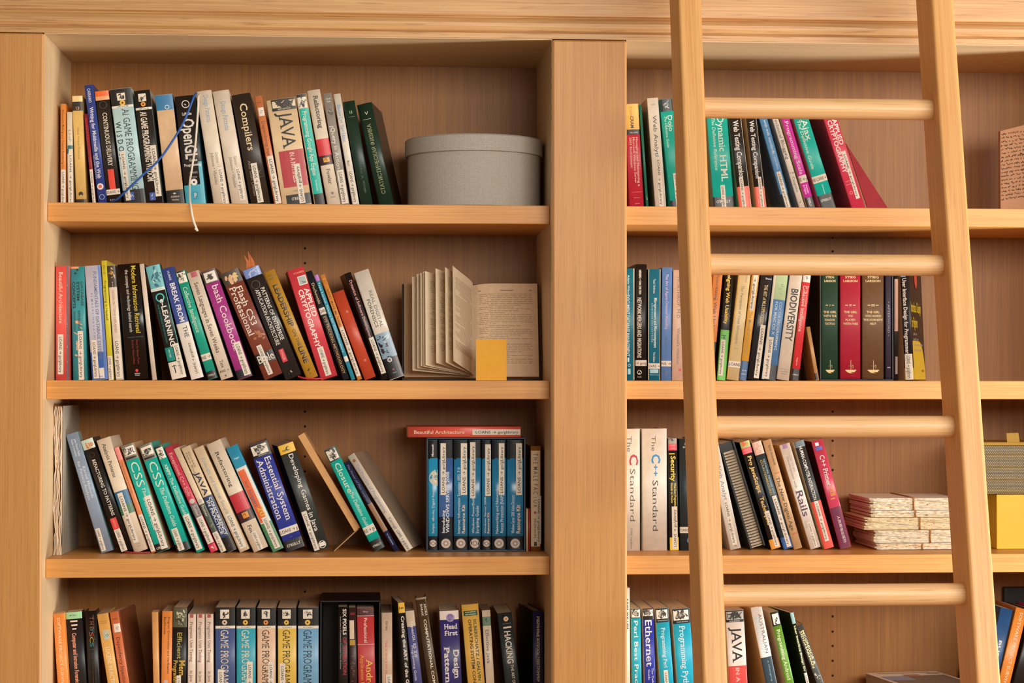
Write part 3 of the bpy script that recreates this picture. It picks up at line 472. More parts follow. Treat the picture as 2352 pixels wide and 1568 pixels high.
# ---------------------------------------------------------------- left bay, third shelf
row(ZT[2], 'books on the third shelf of the left bay', 1269.5, [
 ((151, 998.8), 232, 29.4, '#7d8ea3', 'slate blue paperback leaning first after the notepads on the third shelf', [('t', 'John Shawe-Taylor', .05, .2, .62, .16, '#c7cfd8'), ('t', 'Nello Cristianini', .05, .19, .36, .16, '#c7cfd8'), ('t', 'Kernel Methods', .285, .55, .68, .24, '#b7c2cf'), ('t', 'for Pattern Analysis', .235, .56, .38, .24, '#bcb9c8'), ('L', .8, .99, .1, .48, '', LOAN2)], {'side': '#6a8a8c'}),
 ((185, 1013.3), 277, 28, '#141110', 'black paperback with a small painted scene at the top on the third shelf', [('b', 0, .085, '#a9b8ac'), ('a', .02, .09, .05, .95, '#b2703a', 54, 12, .4), ('o', .5, .14, .22, '#37332f', .19), ('t', 'REFACTORING TO PATTERNS', .18, .68, .5, .28, '#d6cdc0', 's'), ('b', .7, .8, '#d03e3a', .1, .62), ('t', 'KERIEVSKY', .71, .79, .36, .18, '#e0948a'), ('L', .8, .995, .1, .62, '', LOAN2)], {'side': '#2f3836'}),
 ((221.4, 1012), 308.4, 31.4, '#e4d5bf', 'cream hardcover with blue and green bands leaning on the third shelf', [('t', 'Analysis Patterns', .04, .34, .45, .28, '#37302c', 's'), ('b', .465, .585, '#2a6288'), ('b', .585, .67, '#3d6b4e'), ('o', .5, .91, .07, '#4a4038'), ('h', 'ADDISON', .935, .35, .65, .06, '#8d8072'), ('h', 'WESLEY', .955, .37, .63, .06, '#8d8072'), ('L', .48, .92, .2, .58)], {'hard': True}),
 ((261.8, 1029), 347.5, 14.6, '#d98a5c', 'slim salmon and orange paperback beside the cream banded hardcover', [('b', 0, .12, '#d98078'), ('t', 'The Seasoned Schemer', .14, .44, .5, .34, '#8a5638'), ('L', .64, .99, .05, .98, '', LOAN2)]),
 ((277.2, 1025.4), 359.5, 30.6, TEAL, 'green stylesheet book with its sticker over the lower half, nearest the salmon paperback', [('b', 0, .14, '#6e675c')]+ani(.02, .1, .1, .92, 35)+[('b', .115, .13, '#1f1c1b', .08, .9), ('t', 'CSS', .165, .395, .55, .62, '#ece6d6', 'l'), ('t', 'The', .41, .49, .62, .26, '#d9e6d8', 'si'), ('t', 'Definitive Guide', .5, .8, .5, .3, '#d2e4d8', 'si'), ('b', .925, 1, '#1d1a19'), ('h', "O'REI", .965, .1, .62, .18, '#d6cdbf', 's'), ('L', .49, .985, .45, .95)], {'side': '#b99a74', 'left': '#a98c66'}),
 ((318.2, 1025.4), 408, 30.6, TEAL, 'green stylesheet book with its full subtitle showing, middle of three green spines', [('b', 0, .14, '#6e675c')]+ani(.02, .1, .1, .92, 36)+[('b', .115, .13, '#1f1c1b', .08, .9), ('t', 'CSS', .165, .395, .55, .62, '#ece6d6', 'l'), ('t', 'The Definitive Guide', .41, .77, .55, .32, '#d9e6d8', 'si'), ('b', .925, 1, '#1d1a19'), ('h', "O'R", .965, .1, .5, .18, '#d6cdbf', 's'), ('L', .785, .99, .15, .6, '', LOAN2)], {'left': '#a98c66'}),
 ((354.4, 1026.6), 451.6, 18.6, TEAL, 'slim green guide with a bird picture, third of the green spines on the third shelf', [('b', 0, .02, '#3a342e'), ]+ani(.02, .12, .08, .92, 61)+[('t', 'XMPP: The Definitive Guide', .17, .66, .5, .42, '#d5e2d2', 's'), ('L', .65, .98, .1, .9, '', LOAN2)], {'left': '#b89c78'}),
 ((377.4, 1029), 484.5, 17.5, '#b8364d', 'crimson and grey paperback leaning just after the green guides on the third shelf', [('t', 'Exceptional C++ Style', .06, .47, .5, .46, '#d8a09c', 's'), ('o', .5, .52, .34, '#b9b2aa'), ('b', .545, .67, '#6d6a6a'), ('t', 'Sutter', .56, .66, .5, .4, '#c7bcae', 's'), ('L', .67, .92, .1, .95, '', LOAN2), ('b', .93, 1, '#bf3148'), ('a', .94, .99, .25, .8, '#eaded0', 5, 6, .6)]),
 ((398.2, 1031.5), 507.6, 16.4, '#d8c6a8', 'slim cream paperback with a dark picture at its foot beside the crimson book', [('t', 'More Exceptional', .1, .45, .5, .4, '#cbb89a', 's'), ('o', .5, .51, .34, '#a9a6a2'), ('b', .54, .83, '#4f5c50'), ('a', .6, .83, .05, .95, '#8a927c', 62, 10, .3), ('t', 'Sutter', .55, .66, .5, .4, '#cfc6b4', 's'), ('L', .81, 1, .05, .95, '', LOAN2)]),
 ((416.2, 1030.3), 523, 21.6, '#d2bfa0', 'cream and navy concurrency paperback leaning on the third shelf', [('t', 'Goetz', .05, .2, .6, .2, '#6a5c4a'), ('t', 'Peierls Bloch', .05, .25, .32, .16, '#6a5c4a'), ('t', 'JAVA', .24, .46, .5, .54, '#2b3450', 'b'), ('b', .47, 1, '#274069'), ('t', 'CONCURRENCY', .49, .85, .68, .32, '#d8d4cc', 'b'), ('t', 'IN PRACTICE', .51, .83, .32, .32, '#d8d4cc', 'b'), ('b', .86, 1, '#1d1b1d'), ('a', .92, .96, .35, .6, '#a33a4c', 4, 5, .4)]),
 ((444.3, 1031.5), 551.5, 23.4, '#d9c6a6', 'cream paperback with a pale grey title beside the concurrency book', [('t', 'Firewalls and Internet Security', .1, .66, .5, .38, '#8b949a', 's'), ('L', .64, .97, .15, .85)]),
 ((473.4, 1022), 583.4, 35.4, '#e6d8c2', 'white hardcover with red and dark bands on the third shelf', [('t', 'Refactoring', .085, .41, .45, .24, '#4b3d35', 's'), ('b', .475, .635, '#b8323c'), ('b', .635, .73, '#4b2530'), ('b', .65, .7, '#d88e35', .3, .7), ('a', .652, .698, .3, .7, '#8a5a26', 5, 6, .3), ('t', 'Fow', .765, .85, .45, .26, '#4b3d35', 's'), ('L', .83, 1.0, .35, .7, '', LOAN2)], {'hard': True}),
 ((519.4, 1030), 627.2, 27.4, '#2f93b8', 'blue, orange and green paperback with rounded panels on the third shelf', [('b', .2, .75, '#e4d9c8', .05, .95), ('h', 'bloggers', .11, .25, .7, .16, '#b9dbe4', 'b'), ('b', .225, .72, '#d4623a', .08, .68), ('t', 'our bloggers', .33, .57, .4, .3, '#5a5a6a'), ('t', '20', .58, .67, .55, .44, '#e0b13c', 'b'), ('b', .73, 1, '#457a52'), ('a', .93, .98, .15, .45, '#e0d3ae', 3, 4, .6), ('L', .68, .975, .3, .78)]),
 ((571.4, 1024.6), 659.2, 44, '#2b3a92', 'thick blue administration book with a cat picture on the third shelf', [('b', 0, .125, '#181619'), ]+ani(.015, .1, .06, .9, 64)+[('h', 'SECOND', .11, .3, .75, .05, '#cfc8be'), ('t', 'Essential System', .14, .73, .72, .34, '#ece4da', 's'), ('t', 'Administration', .14, .7, .28, .34, '#ece4da', 's'), ('W', .785, .845, 'LOANS \u2192 g'), ('h', '\u2022 \u2022', .875, .45, .55, .06, '#a9add0'), ('b', .9, 1, '#23211f'), ('h', "O'REILLY", .945, .12, .85, .15, '#e2dacd', 's')], {'left': '#b3ab98', 'yaw': 3}),
 ((637.5, 1024.6), 722.8, 37, '#3a4240', 'dark grey game paperback with a bright yellow top leaning on the third shelf', [('b', 0, .085, '#d9ae2e'), ('o', .55, .045, .14, '#3a3426'), ('o', .6, .045, .09, '#d9ae2e'), ('h', 'NR', .055, .2, .45, .14, '#3a3426', 'b'), ('t', 'Developing Games in Java', .1, .82, .6, .3, '#e4ded2'), ('a', .2, .7, .1, .45, '#525e5a', 65, 10, .2), ('o', .62, .95, .24, '#d2cbbd', .2), ('b', .93, .965, '#d2cbbd', .45, .8), ('L', .62, .985, .03, .36, '', LOAN2)], {'left': '#1a1615', 'yaw': 8, 'd': .13, 'side': '#566260'}),
 ((744, 1035.3), 860, 28.4, TEAL, 'bright green guide leaning steeply with a heron picture on the third shelf', [('b', 0, .12, '#3a3935', .02, .98), ]+ani(.015, .108, .08, .92, 66)+[('t', 'Closure', .145, .43, .5, .48, '#dfe8d4', 's'), ('t', 'The Definitive Guide', .43, .77, .5, .3, '#d6e6d8', 'si'), ('W', .76, .83, 'NS \u2192 go'), ('b', .895, 1, '#1b1918'), ('h', "O'REILLY", .945, .12, .88, .18, '#e0d8ca', 's')], {'left': '#c3ab86', 'd': .10}),
 ((789.6, 1064), 907.6, 17, '#1f2c56', 'navy and tan paperback wedged between the bright green guide and the white one', [('t', 'The Power of Plain Language', .03, .45, .5, .4, '#6f6a86', 'si'), ('b', .46, .77, '#8c6a4c'), ('t', 'mathematical foundations of', .48, .75, .6, .2, '#6e523a'), ('t', 'IN THE MAKING', .8, .92, .5, .3, '#9aa4c4')]),
 ((795.4, 1050), 934.6, 18.4, '#ddcfbc', 'white programming paperback leaning steeply, last before the boxed set', [('o', .5, .06, .2, '#8a5a35'), ('t', 'The Practice of Programming', .1, .6, .5, .42, '#8e8fa6', 's'), ('t', 'Kernigha', .65, .79, .5, .36, '#7a7682', 's'), ('L', .77, 1, .1, .9)], {'yaw': -11, 'side': '#8f7c69', 'd': .15}),
])
# ---------------------------------------------------------------- left bay, bottom shelf in view
row(ZT[3], 'books on the lowest visible shelf of the left bay', 1568, [
 ((121.7, 1409.3), 132, 27.6, '#d8833c', 'orange paperback first from the left upright on the lowest left shelf', [('t', 'SOFTWARE PROJECT SURVIVAL', .06, 1.1, .5, .28, '#e6cba6', 's')], {'Y': .15}),
 ((150.4, 1405.8), 162, 40, '#17171a', 'black paperback with a mint green top band on the lowest left shelf', [('b', 0, .1, '#86b98c'), ('h', 'MITCHELL', .05, .25, .65, .1, '#3b4b42'), ('b', .125, .145, '#d8c2b2', .25, .7), ('b', .18, .2, '#d8c2b2', .3, .68), ('b', .235, .252, '#d8c2b2', .35, .6), ('t', 'Computer and Intrusion Forensics', .3, 1.02, .45, .26, '#c98a70', 'b')], {'side': '#202a30'}),
 ((194.8, 1403), 202.3, 28, '#0f0e10', 'black hardcover with faint coloured capitals next to the mint topped book', [('t', 'T H E', .08, .25, .55, .34, '#7a4a2c'), ('t', 'Y', .24, .29, .55, .34, '#2c6a7a'), ('t', 'S', .29, .36, .5, .34, '#8a4a38'), ('t', 'C', .36, .44, .5, .34, '#8a7a2c'), ('t', 'S', .44, .5, .5, .34, '#2c6a72'), ('t', 'physics of cs', .06, .5, .75, .12, '#4a3a30'), ('b', .535, .54, '#5a4a40', .3, .85), ('t', 'Kapur and the late mathematics', .58, 1.1, .5, .12, '#5a4632'), ('t', 'and the history', .62, 1.0, .72, .1, '#5a4632')], {'hard': True}),
 ((222.4, 1411), 247, 25, '#c99a52', 'tan paperback with a small teal picture on the lowest left shelf', [('h', 'Gospodnetic', .11, .15, .85, .1, '#8a6a34'), ('h', 'Hatcher', .135, .25, .8, .1, '#8a6a34'), ('b', .235, .38, '#a8a08a', .3, .85), ('a', .24, .375, .32, .83, '#4f8a8e', 71, 9, .5), ('a', .24, .375, .4, .75, '#e0dcd0', 72, 6, .4), ('t', 'LUCENE IN ACTION', .49, 1.1, .5, .42, '#e6d8b8')]),
 ((250.4, 1406.7), 275.6, 20.6, '#c06a42', 'terracotta paperback with a white figure and curling cover on the lowest left shelf', [('h', 'PRASANNA', .1, .2, .8, .14, '#7a3f26'), ('b', .17, .29, '#e8ddd0', .25, .95), ('a', .175, .285, .3, .9, '#3a302c', 12, 8, .2), ('t', 'Dependency Injection', .36, 1.04, .55, .42, '#6e3322')], {'side': '#6a3a22', 'yaw': -8, 'd': .14}),
 ((348.4, 1405), 352, 15.4, '#c48f56', 'plain tan booklet standing free in the gap on the lowest left shelf', []),
 ((372.6, 1403), 370.2, 23.6, '#d07f3c', 'orange paperback with small black lettering beside the plain tan booklet', [('t', 'Program Construction and Verification', .08, .87, .68, .2, '#4a2c1a'), ('t', 'Backhouse', .08, .32, .3, .22, '#4a2c1a'), ('o', .45, .98, .2, '#b9a2a0')], {'left': '#8f5a2e'}),
 ((398, 1395), 396, 31.4, '#14110f', 'black paperback with a greenish picture top and yellow title on the lowest left shelf', [('b', 0, .26, '#5e5c44'), ('a', .0, .24, .1, .95, '#a9a888', 74, 12, .6), ('a', .05, .26, .1, .9, '#3d3a2c', 75, 10, .5), ('t', 'Efficient', .33, .68, .5, .36, '#a89a4c', ''), ('t', 'Mem', .7, .9, .7, .44, '#b9963a', 'b'), ('t', 'Programming', .7, 1.1, .22, .3, '#b9963a', 'b'), ('L', .9, 1.4, .3, .62)]),
 ((431.8, 1410), 430.8, 18, '#d9c6b6', 'first of three matching slim cream testing paperbacks, touching the black one', [('b', 0, .05, '#9a4a42', .25, .7), ('t', 'Pragmatic Unit Testing', .11, .69, .5, .4, '#6a5a58', 's'), ('t', 'In Java', .82, .98, .5, .34, '#6a5a58', 's')]),
 ((451.9, 1410), 451.4, 18, '#d9c6b6', 'middle one of three matching slim cream testing paperbacks on the lowest left shelf', [('b', 0, .05, '#9a4a42', .25, .7), ('t', 'Pragmatic Unit Testing', .11, .7, .5, .4, '#6a5a58', 's'), ('t', 'In Java', .83, .98, .5, .34, '#6a5a58', 's')]),
 ((471.9, 1410), 472.5, 18, '#d9c6b6', 'third of the matching slim cream testing paperbacks, touching the navy game book', [('b', 0, .05, '#9a4a42', .25, .7), ('t', 'Pragmatic Unit Testing', .11, .7, .5, .4, '#6a5a58', 's'), ('t', 'In Java', .83, .98, .5, .34, '#6a5a58', 's')]),
] + [
 ((x, 1394.5), x+.4, t, c, lab, [('b', 0, .245, '#1d1a18'), ('b', .03, .15, '#e6dccb', .25, .7), ('a', .035, .145, .27, .68, '#2f2a28', 80+i, 14, .3), ('o', .47, .2, .13, dc), ('o', .47, .2, .045, '#221d18'), ('b', .245, .28, '#e4dac8'), ('h', 'PROGRAMMING', .262, .25, .75, .06, '#4a4038'), ('t', 'GAME PROGRAMMING', .3, 1.24, .48, .42, tc, 'ls'), ('L', lv, lv+.6, lu, lu+.3)], {'side': sd})
 for i, (x, t, c, dc, tc, lab, lv, lu, sd) in enumerate([
  (494.5, 45, '#3d4f7c', '#bba79a', '#e6d6c0', 'navy game programming volume, first of five with black tops', .82, .12, '#2a2c30'),
  (543, 43.5, '#3197ab', '#d6a63a', '#e2dcc4', 'turquoise game programming volume, second of five with black tops', .72, .55, '#20484c'),
  (590.9, 41.5, '#d0b094', '#cf7f38', '#2e2925', 'beige game programming volume, in the middle of five with black tops', .72, .6, '#d8c6b0'),
  (637.9, 42.5, '#e0bd55', '#e0b434', '#2e2925', 'yellow game programming volume, fourth of five with black tops', .74, .1, '#3a3a34'),
  (684.3, 47, '#6b9cbe', '#dab040', '#2b3440', 'light blue game programming volume next to the black slipcase', 1.3, .2, '#7fa9b4')])] + [
 ((776.8, 1393), 777.5, 22, '#171413', 'slim black paperback with white and red capitals standing inside the black slipcase', [('t', 'SIX PIXELS', .03, .37, .68, .38, '#e8ddd0', 'b'), ('t', 'OF SEPARATION', .4, .89, .68, .38, '#a8282e', 'b'), ('t', 'Everyone is Connected Connect Your Business', .13, .82, .25, .12, '#a9a096')], {'zs': ZT[3]+.0035, 'left': '#c9b393', 'd': .16}),
 ((800.4, 1395), 803.2, 17.6, '#3a2420', 'dark paperback with a pale panel and small writing inside the black slipcase', [('b', .17, .42, '#c9b49a', .1, .7), ('b', .43, .5, '#a8862e', .1, .8), ('h', 'AGILE', .08, .2, .8, .3, '#a33a34'), ('a', .56, 1, .15, .8, '#8a7464', 85, 30, .1)], {'zs': ZT[3]+.0035, 'd': .15}),
 ((819.4, 1397), 823, 39.4, '#ad3436', 'thick red development paperback inside the black slipcase', [('b', 0, .1, '#5a3436'), ('h', 'Wrox', .045, .35, .65, .1, '#c9b4ac'), ('b', .098, .104, '#d2c6c0'), ('t', 'Professional', .13, .46, .5, .2, '#e4dad0'), ('b', .48, .488, '#d8a8a0'), ('t', 'Android', .68, 1.18, .68, .38, '#e9c455', 's'), ('t', 'Application Development', .62, 1.4, .27, .22, '#e0a03a', 's')], {'zs': ZT[3]+.0035, 'd': .15}),
 ((876.2, 1406.8), 877.2, 24.6, '#bda48c', 'grey-pink hardcover with small red lettering just outside the black slipcase', [('t', 'Gries', .12, .25, .5, .22, '#4a4038'), ('t', 'THE SCIENCE OF PROGRAMMING', .4, 1.2, .42, .2, '#c06050'), ('L', .88, 1.4, .4, .95)], {'page': '#9c8468'}),
 ((913.8, 1383.6), 928.2, 16, '#191714', 'black paperback with a yellow top band leaning on the lowest left shelf', [('b', 0, .13, '#d5ab33'), ('h', 'NR', .07, .1, .85, .3, '#332d20', 'b'), ('t', 'Creating the ART of the Game', .17, 1.14, .55, .5, '#e4ddd0', 'b')], {'left': '#241c14', 'yaw': 5, 'd': .14}),
 ((930.6, 1403), 949.8, 20.6, '#45497c', 'blue-violet paperback with a silver top between the yellow topped and brown books', [('b', 0, .22, '#b9a990'), ('t', 'OpenGL ES 2.0', .15, .65, .62, .3, '#d8d4d6', 's'), ('t', 'Programming Guide', .48, .97, .35, .26, '#c7c2cc', 's')]),
 ((954.2, 1373), 983.4, 32.6, '#55402a', 'tall brown hardcover with white capitals on the lowest left shelf', [('b', 0, .025, '#8a7558'), ('t', 'ARORA', .08, .22, .78, .22, '#e0d4c2'), ('t', 'BARAK', .08, .22, .45, .22, '#e0d4c2'), ('t', 'COMPUTATIONAL COMPLEXITY', .26, 1.28, .58, .26, '#e6dac8', 'b'), ('b', 0, 1.5, '#8f8272', .9, .93)], {'hard': True}),
 ((1009.2, 1403), 1017.3, 44, '#2e2a66', 'purple paperback with a brain picture and slab lettering on the lowest left shelf', [('b', 0, .125, '#d8ccc2'), ('o', .55, .1, .22, '#8a7aa4'), ('a', .04, .17, .35, .75, '#6a5a88', 91, 14, .3), ('h', 'Head', .22, .2, .9, .26, '#e2d8d4', 'sb'), ('h', 'First', .31, .2, .9, .26, '#e2d8d4', 'sb'), ('t', 'Design', .55, .95, .78, .3, '#e2d8d4', 'sb'), ('t', 'Patterns', .5, 1.06, .3, .3, '#e2d8d4', 'sb')], {'side': '#c2b29c'}),
 ((1059.3, 1389), 1074.3, 41, '#d2a44a', 'amber textbook with a green edition band on the lowest left shelf', [('b', .08, .145, '#1f5a3a', .1, .9), ('h', 'NINTH', .098, .2, .8, .07, '#d6d0a8', 'b'), ('h', 'EDITION', .127, .2, .8, .07, '#d6d0a8', 'b'), ('t', 'SILBERSCHATZ / GALVIN', .19, .98, .72, .18, '#3b5a34', 'b'), ('t', 'OPERATING SYSTEM CONCEPTS', .19, 1.2, .42, .18, '#5a3f2a', 'b')], {'left': '#4a2f1a', 'side': '#7a5530', 'hard': True}),
 ((1106.8, 1401.4), 1116.3, 19.6, '#d6c2a8', 'slim cream paperback with a sage green picture band on the lowest left shelf', [('b', .09, .215, '#5f7d6a'), ('a', .1, .21, .25, .8, '#1f2420', 93, 7, .5), ('t', 'Effective Java', .27, .73, .5, .42, '#5a6a6e', 's')], {'page': '#9c8468', 'side': '#6a4426'}),
 ((1142.3, 1408.6), 1160.2, 33.6, '#2b3436', 'dark slate paperback with a round emblem and white hacking title', [('o', .55, .09, .17, '#d9b48a'), ('o', .55, .09, .05, '#6a4a34'), ('h', 'no starch', .155, .3, .85, .07, '#8a8a84'), ('b', .2, .225, '#d6c6b4', .3, .85), ('t', 'HACKING', .265, .73, .55, .44, '#e2d8c8', 'b'), ('t', 'THE ART OF EXPLOITATION', .75, 1.4, .62, .2, '#cfc6b6')], {'side': '#141312'}),
 ((1223.4, 1402), 1224, 25, '#1f2250', 'navy hardcover at the right end of the lowest left shelf beside the upright', [('t', '\u0418\u0417\u0411\u0420\u0410\u041d\u041d\u042b\u0415 \u0412\u041e\u041f\u0420\u041e\u0421\u042b \u042d\u041b\u0415\u041a\u0422\u0420\u041e\u041d\u0418\u041a\u0418', .08, .98, .5, .26, '#b9ae9c', 'b')], {'left': '#121012', 'page': '#a98a5c', 'yaw': 7, 'd': .15, 'hard': True}),
])
# ---------------------------------------------------------------- right bay, top shelf
row(ZT[0], 'books on the top shelf of the right bay', 476, [
 ((1433, 239), 1446, 34, '#b8283c', 'red exam book with a yellow top beside the middle upright on the top shelf', [('b', 0, .25, '#d9a63c'), ('t', 'EXAM', .03, .12, .45, .22, '#8a6a2c', 'l'), ('t', 'CRAM', .12, .235, .5, .24, '#2d2418', 'b'), ('b', .25, .3, '#2a2422'), ('h', '70-290', .28, .3, .85, .1, '#cfc6b8'), ('t', 'Managing and Maintaining a', .325, .8, .76, .16, '#e2a8a0', 'b'), ('t', 'Microsoft Windows Server', .325, .77, .54, .16, '#e2a8a0', 'b'), ('t', '2003 Environment', .325, .62, .32, .16, '#e2a8a0', 'b'), ('h', 'Second Edition', .855, .2, .9, .05, '#dc8a84'), ('h', 'Exam', .91, .35, .75, .06, '#dc8a84'), ('h', 'que', .965, .4, .7, .08, '#dc8a84')]),
 ((1467.6, 241), 1484, 6.4, '#1a6b58', 'very thin green booklet beside the red exam book', [('a', .85, 1, .1, .9, '#c9d8b8', 5, 8, .3)]),
 ((1486, 225.8), 1505, 26.4, '#ece4d8', 'white analytics paperback with grey page side on the top right shelf', [('h', 'Phillips', .06, .3, .7, .08, '#6a6460'), ('t', 'Web Analytics', .16, .6, .55, .36, '#57524f'), ('L', .54, 1.0, .38, .78)], {'left': '#a98a74'}),
 ((1514.4, 228.7), 1540.4, 30.4, '#0fa193', 'teal paperback with a dark animal picture, partly behind the left ladder stile', [('b', 0, .115, '#1d2a2c'), ('a', .005, .11, .1, .9, '#5c6a6c', 101, 10, .5), ('a', .01, .11, .2, .8, '#b9c0bc', 102, 6, .3), ('t', 'Dojo', .155, .3, .68, .36, '#dbe8dc', 's'), ('t', 'The Definitive Guide', .16, .45, .32, .2, '#c2dcd0', 'i'), ('L', .69, 1, .45, .9), ('b', .94, 1.05, '#1d2224', 0, .45)]),
 ((1620.6, 235), 1639.3, 48.4, '#04ad9f', 'wide teal reference book just right of the left ladder stile on the top shelf', [('b', 0, .1, '#1d2a2c'), ('t', 'Dynamic HTML', .14, .76, .66, .34, '#e2ecde', 's'), ('t', 'The Definitive Reference', .15, .65, .3, .17, '#c8e0d4', 'i'), ('b', .905, 1.06, '#272626'), ('h', "O'REILLY", .95, .16, .84, .14, '#dcd6cb', 's'), ('L', .795, 1.04, .4, .62, '', LOAN2)], {'left': '#b59a80'}),
 ((1669, 232), 1697.9, 29.4, '#201d1d', 'black testing book with a red foot, the one touching the wide teal reference', [('t', 'Web Testing Companion', .19, .73, .52, .44, '#ece8e0', 'b'), ('b', .81, 1.06, '#d4543e'), ('b', 0, 1.06, '#e7e0d2', .96, 1), ('L', .72, 1.05, .25, .58, '', LOAN2)], {'side': '#c9b696'}),
 ((1709.4, 232), 1737.3, 30.4, '#201d1d', 'black testing book with a red foot, the one touching the blue web book', [('t', 'Web Testing Companion', .19, .73, .5, .44, '#ece8e0', 'b'), ('b', .81, 1.06, '#d4543e'), ('b', 0, 1.06, '#e7e0d2', .96, 1), ('L', .72, 1.03, .45, .8, '', LOAN2)], {'left': '#c9b696'}),
 ((1733.4, 235), 1800.6, 18.8, '#4d86b8', 'blue web standards paperback leaning behind the second black testing book', [('t', 'designing with web standards', .02, .5, .62, .36, '#c5d8e4'), ('t', 'third edition', .53, .65, .6, .24, '#a5c2d6'), ('b', .88, 1.05, '#22262c'), ('L', .67, 1.02, .25, .8, '', LOAN2)]),
 ((1764, 240), 1835.2, 14.2, '#ebe2d6', 'slim white blogging paperback leaning on the top right shelf', [('t', 'Technical Blogging', .12, .54, .55, .52, '#4d4846', 's'), ('h', '\u2192 go', .67, .05, .98, .32, '#37322e'), ('t', 'Cangiano', .71, .86, .55, .4, '#5a5552', 's'), ('a', .93, .97, .25, .75, '#4a443e', 4, 5, .5)], {'left': '#c2b49c'}),
 ((1785, 240), 1854.2, 19.2, '#c42ea0', 'bright pink paperback leaning between the white blogging book and the teal one', [('b', 0, .03, '#2a2224'), ('t', 'Programming Scala', .17, .69, .5, .44, '#ead2de', 's'), ('W', .7, .77, 'IS \u2192 g'), ('t', 'Wampler', .79, .88, .66, .24, '#e6b8d8', 'b'), ('t', '& Payne', .79, .88, .36, .24, '#e6b8d8', 'b'), ('b', .91, 1.05, '#211d20'), ('t', "O'REILLY", .92, 1.0, .5, .3, '#d8d0c8', 's')], {'left': '#cbb38c'}),
 ((1812, 240), 1885.2, 35.4, '#04aa9c', 'teal paperback with a slanting sticker, leaning last but two on the top right shelf', [('b', 0, .06, '#d8d0c0'), ('t', 'Ajax', .165, .38, .64, .42, '#e3ecdc', 's'), ('t', 'The Definitive Guide', .17, .64, .28, .22, '#cfe2d2', 'i'), ('W', .71, .775, 'NS LOANS \u2192'), ('t', 'Holdener', .8, .9, .55, .1, '#a8d4c6'), ('b', .895, 1.05, '#262525'), ('h', "O'REILLY", .945, .12, .84, .17, '#dcd6cb', 's')], {'left': '#cbb38c'}),
 ((1880, 240), 1955.6, 32.4, '#c73652', 'thick crimson cryptography paperback leaning near the right end of the top right shelf', [('b', .0, .1, '#d0485c'), ('t', 'APPLIED', .17, .42, .74, .34, '#f2e2da', 'b'), ('t', 'CRYPTOGRAPHY', .17, .68, .36, .34, '#f2e2da', 'b'), ('h', 'SECOND', .76, .14, .5, .06, '#e2a880'), ('h', 'EDITION', .79, .14, .5, .06, '#e2a880'), ('o', .3, .87, .12, '#d07a6a', .09), ('L', .48, .94, .52, .82)], {'left': '#b8203a', 'side': '#8e2030', 'yaw': 3}),
])
